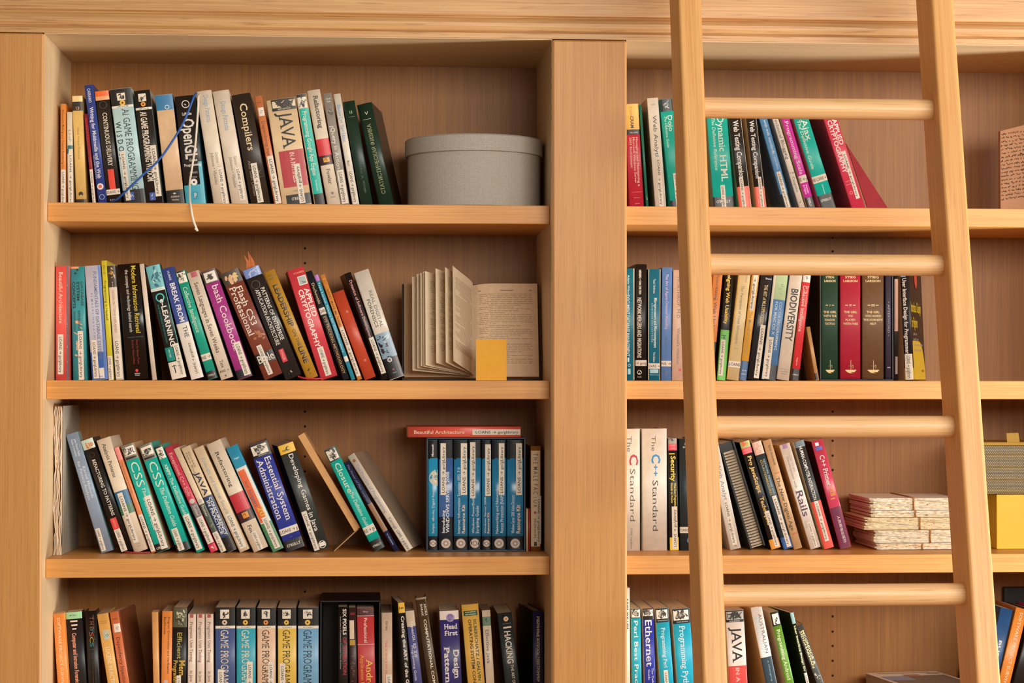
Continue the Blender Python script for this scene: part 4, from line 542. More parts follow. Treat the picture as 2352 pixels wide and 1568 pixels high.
# ---------------------------------------------------------------- right bay, second shelf
row(ZT[1], 'books on the second shelf of the right bay', 872, [
 ((1430.5, 616), 1430.5, 27.4, '#0f6d86', 'teal-blue textbook with white edges, first beside the middle upright on the second right shelf', [('t', 'Adams Wilson', .06, .24, .5, .2, '#c8d8d8'), ('t', 'DOCUMENT DATABASE MANAGEMENT', .24, .79, .45, .28, '#d6e0de', 'b'), ('b', .8, .84, '#c8d8d8', .4, .55), ('o', .55, .87, .12, '#b9ccd0', .08), ('b', .9, .95, '#9cb8c0', .42, .66), ('b', 0, 1, '#e6d6b8', .93, 1)]),
 ((1459.8, 606.5), 1459.4, 26.6, '#17181a', 'black hardcover with white condensed capitals on the second right shelf', [('t', 'HERBERS \u2022 VAN DER VEN', .05, .26, .4, .22, '#cfcac2', 'b'), ('t', 'NETWORK MERGERS AND MIGRATIONS', .29, .81, .35, .36, '#e4ded4', 'b'), ('W', .83, .88, '\u2192 go/g'), ('o', .35, .935, .2, '#c9c4bc', .15), ('a', .91, .96, .22, .5, '#c9c4bc', 4, 5, .5), ('h', 'WILEY', .975, .15, .55, .09, '#c9c4bc')], {'hard': True}),
 ((1489.4, 617.8), 1488.4, 28.6, '#0f6c8a', 'teal-blue textbook lettered microcomputers on the second right shelf', [('b', 0, 1, '#e4cda6', 0, .06), ('b', 0, 1, '#e4cda6', .95, 1), ('t', 'Tocci / Ambrosio', .09, .22, .5, .2, '#c8d8d8'), ('t', 'Microprocessors and Microcomputers', .26, .71, .6, .26, '#d6e0de', 'b'), ('t', 'H A R D W A R E  A N D  S O F T W A R E', .31, .66, .32, .14, '#b9d0d6'), ('t', 'Third Edition', .75, .84, .5, .18, '#c8d8d8'), ('W', .85, .9, 'OANS \u2192'), ('b', .905, .94, '#8db4c0', .15, .85), ('h', 'PRENTICE HALL', .955, .12, .9, .06, '#c8d8d8')]),
 ((1521.2, 613.7), 1518.6, 23.6, '#5c86c4', 'sky blue modelling book beside the left ladder stile on the second right shelf', [('t', 'The Art of Agent-Oriented Modeling', .06, .55, .5, .28, '#c7a9d0'), ('t', 'Sterling and Taveter', .62, .82, .45, .22, '#3c5688'), ('W', .83, .88, 'NS \u2192'), ('b', .91, .95, '#2f4a80', .25, .62), ('b', .95, .97, '#2f4a80', .45, .58)]),
 ((1546.6, 619.8), 1543, 34, '#d3b5a2', 'beige paperback with faint dark capitals, mostly behind the left ladder stile on the second shelf', [('t', 'NORTHROP, M.D.', .06, .45, .4, .22, '#6a5148', 'sl'), ('t', "Women's Wisdom", .53, .86, .42, .2, '#7a6258', 's'), ('o', .55, .91, .1, '#b0303c'), ('h', 'bantam', .955, .4, .75, .05, '#b0707a')]),
 ((1641, 608), 1617, 21.6, '#cf8248', 'orange web usability paperback leaning out from behind the left ladder stile', [('t', 'Prioritizing Web Usability', .08, .62, .5, .34, '#5a3218'), ('b', .665, .81, '#2b2a2e'), ('t', 'Jakob', .7, .78, .5, .3, '#3d6a58'), ('b', .81, 1, '#c9aaa0')]),
 ((1667.4, 610), 1646.6, 20.6, '#1e1c1b', 'black and lime green web usability paperback on the second right shelf', [('t', 'Designing Web Usability', .03, .51, .52, .42, '#d8b23c', 'b'), ('b', .56, 1, '#5fae42'), ('t', 'Jako', .6, .68, .5, .36, '#26402a', 'b'), ('L', .645, .96, .12, .62, '', LOAN2)]),
 ((1698.6, 610), 1669, 28.6, '#e0cb98', 'cream and gold paperback with a small diamond mark on the second right shelf', [('b', 0, 1, '#d8a848', 0, .08), ('t', 'Cleveland', .02, .14, .72, .2, '#8f7f5c', 's'), ('t', 'The Perception of Visual Information', .17, .68, .48, .24, '#7d6f52', 's'), ('h', '2nd Ed', .72, .3, .65, .1, '#8f7f5c'), ('W', .83, .885, '  LOANS'), ('o', .45, .925, .12, '#9a8a64', .08), ('o', .45, .925, .04, '#9a8a64')]),
 ((1730, 610), 1697.6, 17.6, '#d9a43c', 'yellow typography manual with a blue foot on the second right shelf', [('L', .0, .39, .2, .8, '', 'NS \u2192 go/gLibrary'), ('t', 'The Manual of Typography', .4, .79, .5, .42, '#9a7428', 's'), ('b', .83, 1, '#2f5680'), ('h', 'ADOBE', .915, .2, .85, .14, '#c6d2dc'), ('h', 'PRESS', .945, .2, .85, .14, '#c6d2dc')]),
 ((1751.6, 610), 1717, 27.4, '#232a33', 'dark blue-black multiprocessor book with gold capitals on the second right shelf', [('h', 'Shavit', .105, .4, .95, .16, '#b9c0c8'), ('t', 'THE ART of MULTIPROCESSOR', .16, .52, .55, .32, '#c0a968'), ('L', .51, .975, .5, .95)], {'rough': .25}),
 ((1780, 610), 1749.4, 33.6, '#4a78a8', 'blue and moss green programming book with a cream left edge on the second right shelf', [('b', 0, .29, '#93a878'), ('b', 0, 1, '#e4dac6', 0, .16), ('a', .1, .25, .45, .8, '#4a5a40', 105, 6, .15), ('t', 'COCOA PROGRAMMING', .31, .73, .72, .2, '#c3d2e0'), ('t', 'FOR MAC OS X', .31, .6, .42, .2, '#c3d2e0'), ('b', .86, 1, '#2a2e36', .3, 1), ('L', .62, .985, .12, .5, '', LOAN2)]),
 ((1817, 612), 1783.4, 29.6, '#e3d8c6', 'cream biodiversity paperback with tall black letters on the second right shelf', [('t', 'BIODIVERSITY', .19, .65, .56, .58, '#2c2826', 'b'), ('h', 'NATIONAL', .9, .2, .85, .06, '#5a5450'), ('h', 'ACADEMY', .92, .2, .85, .06, '#5a5450'), ('h', 'PRESS', .94, .3, .75, .06, '#5a5450')]),
 ((1847, 612), 1817, 18.6, '#dc3a40', 'bright red paperback with a black foot on the second right shelf', [('b', 0, .135, '#e6e0d4'), ('a', .03, .13, .15, .9, '#5a5450', 107, 8, .4), ('t', 'Programming', .165, .35, .78, .28, '#eab4a8', 's'), ('t', 'Collective Intelligence', .165, .57, .42, .46, '#f4e4dc', 's'), ('t', 'Segaran', .8, .87, .5, .2, '#eab4a8'), ('b', .9, 1, '#262423'), ('h', "O'REILLY", .95, .12, .9, .18, '#d8d0c6', 's')], {'side': '#a8764a'}),
 ((1852, 751), 1873, 9.4, '#b58a58', 'thin tan booklet leaning against the dark slipcase on the second right shelf', [('b', .88, 1, '#3a3a3e', 0, .6)], {'Y': .172}),
])
# ---------------------------------------------------------------- right bay, third shelf
row(ZT[2], 'books on the third shelf of the right bay', 1263.5, [
 ((1421, 984.3), 1421.5, 49.4, '#f2eadc', 'thick white reference with a crimson letter, partly behind the middle upright', [('t', 'The', .06, .19, .5, .24, '#5d5a58', 'l'), ('t', 'C', .21, .3, .72, .42, '#a03048', 'b'), ('t', 'Standard', .33, .76, .66, .26, '#5d5a58', 'l'), ('t', 'LOANS \u2192 go/glibrary', .82, .99, .6, .09, '#6a6462')], {'hard': True}),
 ((1475, 984), 1476, 57.4, '#f2ebdf', 'thick white reference with large blue letters on the third right shelf', [('t', 'The', .06, .185, .46, .18, '#4f5256', 'l'), ('t', 'C', .21, .285, .56, .36, '#2f7fb0', 'b'), ('t', '++', .295, .39, .54, .2, '#2f7fb0', 'b'), ('t', 'Standard', .425, .84, .53, .24, '#3c3d40', 'l'), ('o', .55, .92, .09, '#a9a29a', .07), ('a', .905, .935, .5, .6, '#a9a29a', 4, 4, .4), ('h', 'WILEY', .96, .46, .65, .04, '#a9a29a')], {'hard': True}),
 ((1533.4, 1006), 1538, 22.4, '#191717', 'black security paperback with a yellow foot on the third right shelf', [('b', 0, .05, '#8a8478', .05, .95), ('a', 0, .05, .05, .95, '#4a4640', 111, 8, .4), ('b', .05, .11, '#cf4450', .05, .95), ('h', 'EXPERT', .065, .2, .8, .1, '#e6b4b0'), ('h', 'VOICE', .09, .25, .75, .1, '#e6b4b0'), ('b', .135, .145, '#c8b04a', .1, .7), ('t', 'Security', .16, .385, .55, .52, '#e0c94a', 'b'), ('t', 'What Every Programmer', .4, .62, .7, .24, '#d6bf46', 'b'), ('t', 'Needs to Know', .4, .58, .36, .24, '#d6bf46', 'b'), ('b', .885, 1, '#dcbc38', .04, .98), ('L', .61, .985, .3, .88, 'u', LOAN2)]),
 ((1560, 1007.7), 1562, 40, '#22343f', 'dark slate book mostly hidden behind the left ladder stile on the third shelf', [('h', '5', .045, .3, .42, .12, '#c9c6bf'), ('h', '97', .075, .2, .45, .12, '#c9c6bf'), ('W', .79, .845, 'OANS', .02, .5), ('o', .6, .91, .2, '#3a5a78')], {'hard': True}),
 ((1624, 1016), 1677.6, 26, '#ece5da', 'white analytics paperback peeking out right of the left ladder stile on the third shelf', [('t', 'Web Analytics', .2, .62, .6, .36, '#7c828a'), ('L', .54, .96, .3, .74), ('a', .95, .99, .4, .75, '#4a443e', 5, 5, .3)]),
])
pbk = row(ZT[2], 'books on the third shelf of the right bay', 1262.5, [
 ((1698.6, 1016), 1772, 23.4, '#191a1c', 'black scripting paperback with orange title and a fruit picture at its top', [('b', 0, .06, '#9aa05c'), ('a', 0, .06, .1, .9, '#c8542f', 112, 9, .6), ('b', .06, .115, '#cf4a56'), ('h', 'EXPERT', .08, .2, .8, .1, '#e6b4b0'), ('h', 'VOICE', .1, .25, .75, .1, '#e6b4b0'), ('t', 'Pro JavaScript', .14, .48, .55, .4, '#d8b468', 'b'), ('t', 'Techniques', .52, .78, .55, .4, '#d8b468', 'b'), ('b', .91, 1, '#d08a2c'), ('L', .655, .985, .45, .9, '', LOAN2)]),
 ((1726, 1017), 1800.4, 23.6, '#2d4250', 'slate blue network defence paperback with a pink stone top', [('b', 0, .12, '#c49c88'), ('a', 0, .12, .05, .95, '#a8847a', 113, 8, .4), ('t', 'NETWORK DEFENSE AND', .17, .5, .72, .22, '#8aa4ac'), ('t', 'COUNTERMEASURES', .17, .5, .42, .22, '#b09a4c'), ('b', .89, 1, '#2c5490'), ('L', .51, .985, .4, .86)]),
 ((1751.6, 1013), 1824, 20.6, '#c2a078', 'tan digital age hardcover with small flag marks on the third right shelf', [('t', 'Eric Schmidt', .05, .235, .62, .28, '#5a4430', 's'), ('b', .3, .307, '#b84a2c', .3, .95), ('t', 'The New Digital Age', .34, .83, .5, .4, '#4a3424', 's'), ('b', .86, .867, '#b84a2c', .3, .95), ('a', .92, .97, .3, .7, '#8a6a48', 4, 5, .2)], {'hard': True}),
 ((1790, 1023), 1862, 25.4, '#ece4da', 'white rails paperback with large plum lettering on the third right shelf', [('b', 0, .04, '#8a6488', .25, .7), ('t', 'Agile Web', .07, .27, .72, .22, '#a08a84', 's'), ('t', 'Development with', .12, .42, .42, .22, '#8a7874', 's'), ('t', 'Rails', .44, .69, .55, .66, '#5a3a58', 's'), ('t', 'Thomas', .73, .8, .3, .16, '#a09490'), ('L', .75, .99, .4, .72, '', LOAN2)], {'left': '#b8905e'}),
 ((1823, 1015), 1893.6, 24.4, '#2f3638', 'dark and red interaction textbook beside the white rails one', [('b', 0, .06, '#5a6668'), ('t', 'HUMAN-COMPUTER INTERACTION', .05, .55, .5, .34, '#d2d2cc', 's'), ('b', .56, 1, '#d2483c'), ('a', .9, .96, .4, .7, '#5a2a3a', 5, 6, .4), ('L', .56, .93, .3, .7, '', LOAN2)], {'left': '#d2bd98'}),
 ((1863.4, 1014), 1930.4, 28, '#b73a55', 'glossy crimson primer leaning last before the old paper bundles', [('b', .02, .05, '#d8ccd4', .25, .55), ('b', .06, .09, '#4a5aa0', .2, .75), ('t', 'C++ Primer', .14, .42, .55, .42, '#ecdfd8', 's'), ('t', '\u4e2d\u6587\u7248', .43, .52, .6, .34, '#d8a44a'), ('b', .62, 1, '#6a2a48', .05, .95), ('t', '\u4eba\u6c11\u90ae\u7535\u51fa\u7248\u793e', .7, .95, .55, .2, '#dccdd0'), ('b', .535, .545, '#d88a5a', .3, .7)], {'left': '#7a1424', 'rough': .25}),
])
# ---------------------------------------------------------------- right bay, bottom shelf in view
row(ZT[3], 'books on the lowest visible shelf of the right bay', 1568, [
 ((1424, 1350), 1425, 23, '#e0d6c2', 'tall white manual edge beside the middle upright on the lowest right shelf', [('t', 'ASCI OS VIII', .1, .43, .62, .5, '#3a4a54', 'b'), ('t', 'advances in languages and systems', .46, 1.3, .6, .14, '#8a8478')]),
 ((1449, 1398), 1452, 22.6, '#0f97b0', 'cyan practices paperback with a bird picture on the lowest right shelf', [('b', 0, .125, '#1b1f22')]+ani(.01, .115, .06, .92, 121)+[('t', 'Perl Best Practices', .15, 1.28, .5, .42, '#dfeaea', 's')], {'side': '#e6dac6'}),
 ((1475.2, 1397.5), 1481, 26, '#1c2c92', 'royal blue paperback with a curled creature picture on the lowest right shelf', [('b', 0, .15, '#1b1a1d')]+ani(.015, .1, .06, .94, 122)+[('t', 'Ethernet', .155, .78, .52, .62, '#e2e2e8', 's'), ('t', 'The Definitive', .8, 1.12, .74, .18, '#c9cbe0', 's'), ('t', 'Guide', .82, .96, .42, .18, '#c9cbe0', 's')], {'side': '#d8ccb8'}),
 ((1504.8, 1397.5), 1517, 31, '#129bb8', 'cyan programming paperback with a camel picture and a sticker on the lowest right shelf', [('b', 0, .19, '#16191c')]+ani(.02, .14, .06, .9, 123)+[('h', 'SECOND EDITION', .165, .12, .88, .06, '#c2ccce'), ('t', 'Programming Perl', .26, .8, .5, .3, '#d8e8ea', 's'), ('L', .83, 1.4, .3, .62)], {'side': '#d8ccb8'}),
 ((1543.4, 1399), 1556.4, 41, '#12a0bf', 'wide cyan programming paperback partly behind the left ladder stile on the lowest right shelf', [('b', 0, .2, '#16191c')]+ani(.02, .155, .05, .92, 124)+[('h', 'THIRD EDITION', .178, .2, .85, .05, '#c2ccce'), ('t', 'Programming Python', .23, 1.15, .5, .34, '#dcebee', 's')], {'side': '#d8ccb8'}),
 ((1666, 1402), 1675, 43, '#eaddd2', 'white and red paperback with a big-eyed animal picture right of the left ladder stile', [('b', 0, .165, '#1b1d1f'), ('b', .02, .13, '#9a938a', .04, .96), ('a', .015, .13, .08, .94, '#35312e', 125, 26, .35), ('h', 'FIFTH EDITION', .15, .2, .75, .05, '#cfc8be'), ('t', 'JAVA', .235, .725, .55, .56, '#26262a', 's'), ('b', .77, 1.5, '#c8423c'), ('t', 'IN A NUTSHELL', .79, 1.5, .5, .2, '#ead4c6', 's')], {'side': '#b99a70'}),
 ((1723, 1395), 1758.6, 27, '#ece6de', 'white sociology paperback with a dark blue foot, leaning on the lowest right shelf', [('t', 'AUSTRALIAN', .1, .62, .66, .3, '#3d4a54', 'l'), ('t', 'SOCIOLOGY', .13, .62, .36, .28, '#8db4c4', 'l'), ('b', .67, 1.5, '#2f4654'), ('t', 'a changing society', .72, 1.2, .6, .14, '#7a98a4')], {'left': '#b08f66', 'yaw': 5, 'd': .14}),
 ((1767.4, 1406), 1804, 20.6, '#5a8a26', 'grass green android paperback with a black framed picture, leaning on the lowest right shelf', [('b', 0, .2, '#1a1a18'), ('b', .03, .18, '#d8d2c6', .15, .9), ('a', .03, .18, .2, .85, '#2c2826', 127, 8, .5), ('t', 'Programming Android', .25, .97, .5, .42, '#d6e0b4', 's')], {'left': '#b89a78', 'yaw': 4, 'd': .14}),
 ((1811.6, 1406), 1850, 13, '#14211c', 'narrow black paperback with pale green title and coloured top, leaning last but one', [('b', 0, .16, '#7aa09c'), ('a', 0, .16, .1, .9, '#8a7ab0', 128, 7, .5), ('t', 'User Interface Design for', .19, .84, .5, .5, '#d8dca0', 'b'), ('L', .86, 1.4, .1, .9)], {'left': '#17181a', 'yaw': 9, 'd': .15}),
 ((1827, 1438), 1874, 17, '#5a5f5c', 'grey paperback with yellow capitals leaning lowest on the lowest right shelf', [('t', 'MCGREGOR &', .1, .7, .7, .3, '#d8d0a0', 'b'), ('t', 'SIDDHARMAN', .1, .75, .36, .3, '#d8d0a0', 'b'), ('a', .75, 1.1, .1, .9, '#c9c6be', 129, 8, .5)]),
])
row(ZT[3], 'books on the lowest visible shelf of the right bay', 1568, [
 ((2299, 1394), 2261, 30, '#1f4878', 'navy blue paperback leaning right beside the right ladder stile on the lowest shelf', [('t', 'BUSINESS', .42, .95, .55, .22, '#dce2e6', 'b'), ('t', 'BLINDNESS', .74, 1.2, .3, .2, '#dce2e6', 'b')]),
 ((2334.5, 1394), 2293, 28, '#dc8734', 'orange paperback with white capitals leaning at the right edge of the lowest shelf', [('t', 'SOFTWARE PROJECT SURVIVAL GUIDE', .05, 1.3, .55, .3, '#f0dcc0', 's')]),
 ((2370, 1400), 2327, 26, '#17161a', 'black book leaning behind the orange one at the right picture edge', []),
 ((2398, 1400), 2355, 16, '#c42a78', 'pink book at the far right picture edge on the lowest shelf', []),
])

# ---------------------------------------------------------------- boxed sets
def slipcase(px0, px1, ytop, zs, label, col, edge, dpt=.17, thick=.0035, Y=.172, group=None):
    a = at(px0, ytop, Y); b = at(px1, ytop, Y); zt = a.z
    root = empty('slipcase', Matrix.Translation((a.x, Y, zs)), label, 'slipcase', group)
    w = b.x-a.x; h = zt-zs; m = mat(col, .4); em = mat(edge, .5); d = min(dpt, BACK-.003-Y); k = thick
    mb = MB()
    mb.box((0, 0, .0003), (w, d, k), m, .0008, 1); mb.box((0, 0, k), (k, d, h-k), m, .0008, 1); mb.box((w-k, 0, k), (w, d, h-k), m, .0008, 1)
    mb.box((0, 0, h-k), (w, d, h), m, .0008, 1); mb.box((k, d-k, k), (w-k, d, h-k), m)
    mb.build('case_shell', root)
    return root, a.x, w, h
slipcase(979.6, 1207.4, 1004.5, ZT[2], 'blue-black slipcase holding seven matching server manuals on the third left shelf', '#2d3a4a', '#8a8a80', .168)
srv = [(983.9, 21.8, 'Scripts, eBooks, Digital Resources', '', '#1f86ae', 0), (1008, 32.6, 'Introducing', 'WINDOWS SERVER 2008', '#3a5c92', 1), (1042.4, 32.4, 'Internet Information Services (IIS) 7.0', 'Resource Kit', '#1c6c96', 2), (1076.6, 28.6, 'Windows PowerShell', 'Scripting Guide', '#1c6c96', 3),
       (1106.8, 21.6, 'Windows Server 2008', 'Resource Kit', '#1c6c96', 4), (1130, 33, 'Networking and Network', 'Access Protection (NAP)', '#1c6c96', 5), (1164.6, 38, 'Windows Server 2008 Active Directory', 'Resource Kit', '#1c6c96', 6)]
lab = ['narrow blue server manual with a silver disc picture, first in the slipcase', 'black and blue introductory server manual, second in the slipcase', 'blue information services manual, third in the slipcase', 'blue scripting guide with creased plastic glare, fourth in the slipcase',
       'narrow blue server manual with a sticker down its right edge, fifth in the slipcase', 'blue networking manual, sixth in the slipcase', 'blue directory manual, last at the right end of the slipcase']
SV = []
for (x, t, l1, l2, c, i) in srv:
    pr = [('b', 0, .165, '#161719'), ('o', .1, .165, .1, '#161719')]
    if i == 0: pr += [('o', .98, .345, .9, '#b9b8a8'), ('o', .98, .345, .3, '#7a94a0'), ('a', .28, .42, .2, 1, '#c9b08a', 3, 6, .4), ('t', 'Microsoft', .04, .15, .45, .24, '#d6d6d2', 'bu')]
    if i == 1: pr += [('b', .7, 1, '#1a1e2a'), ('t', l1, .64, .845, .32, .22, '#dfe2e6', 'bu'), ('t', l2, .29, .845, .62, .25, '#dfe2e6', 'bu')]
    elif i == 0: pr += [('t', l1, .38, .85, .5, .26, '#c8dbe4', 'u')]
    else: pr += [('t', l1, (.25, 0, .25, .53, .52, .44, .5)[i], .85, .35, .2, '#c8d8e0', 'u'), ('t', l2, (0, 0, .59, .6, .66, .5, .59)[i], .85, .68, .24, '#d8b8a0' if i in (2, 4, 6) else '#c8d8e0', 'bu' if i in (2, 4, 6) else 'u')]
    pr += [('b', .875, 1, '#14171b'), ('o', .5, .94, min(.38, 11/t), '#b9a79a'), ('o', .5, .94, min(.2, 6/t), '#8d7f78'), ('o', .5, .94, min(.1, 3/t), '#c9bcb0')]
    if i: pr += [('L', (0, .03, .03, .02, .04, .03, .03)[i], (0, .5, .5, .53, .51, .5, .5)[i], (0, .12, .5, .12, .36, .48, .55)[i], (0, .5, .95, .55, .98, .88, .92)[i], 'u')]
    SV.append((place((x, 1010), (x, 1262.6), t, ZT[2]+.0038, d=.15), c, lab[i], pr))
settle([e[0] for e in SV])
for p, c, l_, pr in SV: make(p, c, l_, pr, 'server manuals in the slipcase', rough=.2)
# the horizontal red book on the slipcase
a = at(1196.3, 1003.6, .172); b = at(936.7, 978.4, .172); hh = a.x-b.x; tt = b.z-a.z-.001
z0 = at(1000, 1004.5, .172).z+.0004
m = Matrix(((0, 0, -1, a.x), (0, 1, 0, .172), (1, 0, 0, z0), (0, 0, 0, 1)))
rb = empty('book', m, 'coral red paperback lying flat on top of the blue-black slipcase', 'book')
book_body(rb, tt, hh, .165, '#c9503e', [('t', 'Beautiful Architecture', .055, .5, .5, .34, '#e9cdb4'), ('L', .57, .995, .22, .76, '', LOAN2)])
row(ZT[2], 'books right of the slipcase', 1263, [
 ((1208.6, 1168), 1208.6, 5, '#d8bd98', 'thin cream booklet squeezed between the slipcase and a red one', []),
 ((1214.2, 1168), 1214.2, 4, '#a3262a', 'very thin red booklet beside the narrow cream hardcover on the third left shelf', []),
 ((1219, 1024), 1219, 25.6, '#8a5a26', 'narrow gilt-ended hardcover with a cream label beside the right side of the left bay', [('b', .045, .965, '#f0d6b2', .02, .86), ('b', 0, 1, '#2c2018', .9, 1), ('t', 'T H E  M A L E  F A C T O R', .07, .59, .45, .4, '#5a4a40'), ('o', .4, .64, .12, '#b0324a'), ('t', 'FELDHAHN', .7, .88, .4, .2, '#5a4a40'), ('b', .92, .96, '#3a322c', .3, .55), ('L', .48, .94, .55, .95)], {'hard': True}),
])
# dark slipcase with the trilogy on the second right shelf
slipcase(1882.6, 2052, 601, ZT[1], 'black slipcase holding three cloth trilogy volumes and an afterword on the second right shelf', '#1d1919', '#1d1919')
gold = '#d6bd8a'
for x, t, c, n, ti, lb in ((1887.4, 38.6, '#1d4a34', 'I', ['THE GIRL', 'WITH THE', 'DRAGON', 'TATTOO'], 'dark green cloth volume with gilt ship, first in the black trilogy slipcase'), (1930, 48, '#a31c34', 'II', ['THE GIRL', 'WHO', 'PLAYED', 'WITH FIRE'], 'red cloth volume with gilt ship, second in the black trilogy slipcase'),
                       (1980.6, 51, '#64462c', 'III', ['THE GIRL', 'WHO KICKED', "THE HORNETS'", 'NEST'], 'brown cloth volume with gilt ship, third in the black trilogy slipcase')):
    pr = [('h', 'STIEG', .115, .24, .76, 5.4/t, gold, 'sb'), ('h', 'LARSSON', .148, .14, .86, 5.4/t, gold, 'sb'), ('h', n, .36, .5-.03*len(n), .5+.03*len(n), .1, gold, 'sb')]
    pr += [('b', .357, .364, gold, .24, .38), ('b', .357, .364, gold, .62, .76)]
    for i, s in enumerate(ti): pr.append(('h', s, .42+.034*i, .5-1.97/t*len(s), .5+1.97/t*len(s), 5.2/t, gold, 'sb'))
    pr += [('b', .925, .935, gold, .25, .78), ('b', .935, .945, gold, .32, .72), ('a', .85, .925, .5, .72, gold, 7, 9, .16), ('b', .84, .93, gold, .51, .53), ('a', .93, .955, .2, .8, gold, 8, 6, .1), ('a', .86, .92, .4, .5, gold, 9, 3, .12)]
    make(place((x, 606), (x, 868.6), t, ZT[1]+.0038, d=.15), c, lb, pr, 'cloth trilogy volumes in the black slipcase', rough=.6)
make(place((2034, 606), (2034, 868.6), 14, ZT[1]+.0038, d=.15), '#3c3448', 'slim aubergine afterword volume at the right end of the black trilogy slipcase', [('t', '\u2022 AFTERWORD \u2022', .33, .63, .55, .34, '#8f86a0', 's'), ('b', .9, .91, '#8f86a0', .3, .8)], 'cloth trilogy volumes in the black slipcase', rough=.6)
row(ZT[1], 'books on the second shelf of the right bay', 872, [
 ((2053, 606), 2053, 11, '#171213', 'thin black paperback with a pinkish printed strip beside the black trilogy slipcase', [('b', .13, .58, '#a57a66', .15, .95), ('b', .15, .57, '#5a3f38', .4, .5), ('b', .8, .95, '#6a4a3c', .3, .85)]),
 ((2066.4, 604), 2078.6, 21, '#26222a', 'black interface design paperback with a yellow cornered cover turned towards the room', [('b', 0, .12, '#8aa4cc', 0, .6), ('t', 'User Interface Design for Programmers', .13, .79, .45, .46, '#ece8e0', 'b'), ('b', .9, 1, '#d6b52e'), ('L', .78, 1, .1, .95, '', LOAN2)], {'yaw': -24, 'd': .165, 'side': '#1d191b'}),
])
ui = [o for o in bpy.data.objects if o.type == 'EMPTY' and 'interface design' in o.get('label', '')][-1]
cv = [c for c in ui.children if c.name.startswith('cover')][0]
xs = [v.co.x for v in cv.data.vertices]; X_ = max(xs); zs_ = [v.co.z for v in cv.data.vertices]; hU = max(zs_); dU = max(v.co.y for v in cv.data.vertices)
mb = MB(); g_ = .0005
pl = [(X_+g_, .004, .002)]+[(X_+g_, dU*(.55+.43*math.cos(q)) if q else dU*.98, .002+hU*.33*math.sin(q)) for q in [i*PI/16 for i in range(9)]]+[(X_+g_, .004, .002+hU*.33)]
mb.add(pl, [tuple(range(len(pl)))], mat('#d8b832', .38))
def side_text(s, y0, y1, z, hgt, c, st=''):
    g, fs = glyphs(s, st); mb.add([(X_+g_+.0002, y0+x*(y1-y0), z+(y-.5)*hgt) for x, y in g], fs, mat(c))
side_text('Interface Design', .002, dU*.82, hU*.63, .022, '#cdb42e', 'b'); side_text('for Beginners', .002, dU*.5, hU*.5, .022, '#cdb42e', 'b')
side_text('apress', dU*.66, dU*.86, hU*.09, .008, '#8a6a1e'); 
for k, w in enumerate((.3, .4, .75, .62)): side_text('joel on software'[:int(4+w*12)], dU*.1, dU*(.1+w), hU*(.4-.045*k), .007, '#a9a5a0')
ring = [(X_+g_+.0003, dU*.5+.017*math.cos(2*PI*i/20), hU*.865+.017*math.sin(2*PI*i/20)) for i in range(20)]
mb.add(ring, [tuple(range(20))], mat('#d2453a')); side_text('FREE', dU*.42, dU*.58, hU*.865, .008, '#ecd8d0', 'b')
tmp = mb.build('print'); n0 = len(cv.data.materials); f0 = len(cv.data.polygons)
for m in tmp.data.materials: cv.data.materials.append(m)
bm = bmesh.new(); bm.from_mesh(cv.data); bm.from_mesh(tmp.data); bm.faces.ensure_lookup_table()
for f in bm.faces[f0:]: f.material_index += n0
bm.to_mesh(cv.data); bm.free(); bpy.data.objects.remove(tmp)
# tall black slipcase on the lowest left shelf
slipcase(735.4, 874.4, 1379, ZT[3], 'tall black slipcase standing in the middle of the lowest left shelf', '#141214', '#141214', .168)
# flared cover of the crimson cryptography book
cr = [o for o in bpy.data.objects if o.get('label', '').startswith('thick crimson crypt')][0]
P3 = [at(1943, 329, .186), at(1996, 476, .186), at(2047.5, 476, .20)]
P3[1].z = P3[2].z = ZT[0]+.0012
nrm = (P3[1]-P3[0]).cross(P3[2]-P3[0]).normalized(); nrm *= -1 if nrm.y < 0 else 1
iv = cr.matrix_world.inverted(); vs = [iv @ p for p in P3]+[iv @ (p+nrm*.0022) for p in P3]
mb = MB(); mb.add(vs, [(0, 1, 2), (5, 4, 3), (0, 3, 4, 1), (1, 4, 5, 2), (2, 5, 3, 0)], mat('#8c1622', .7)); mb.build('open_front_cover', cr)

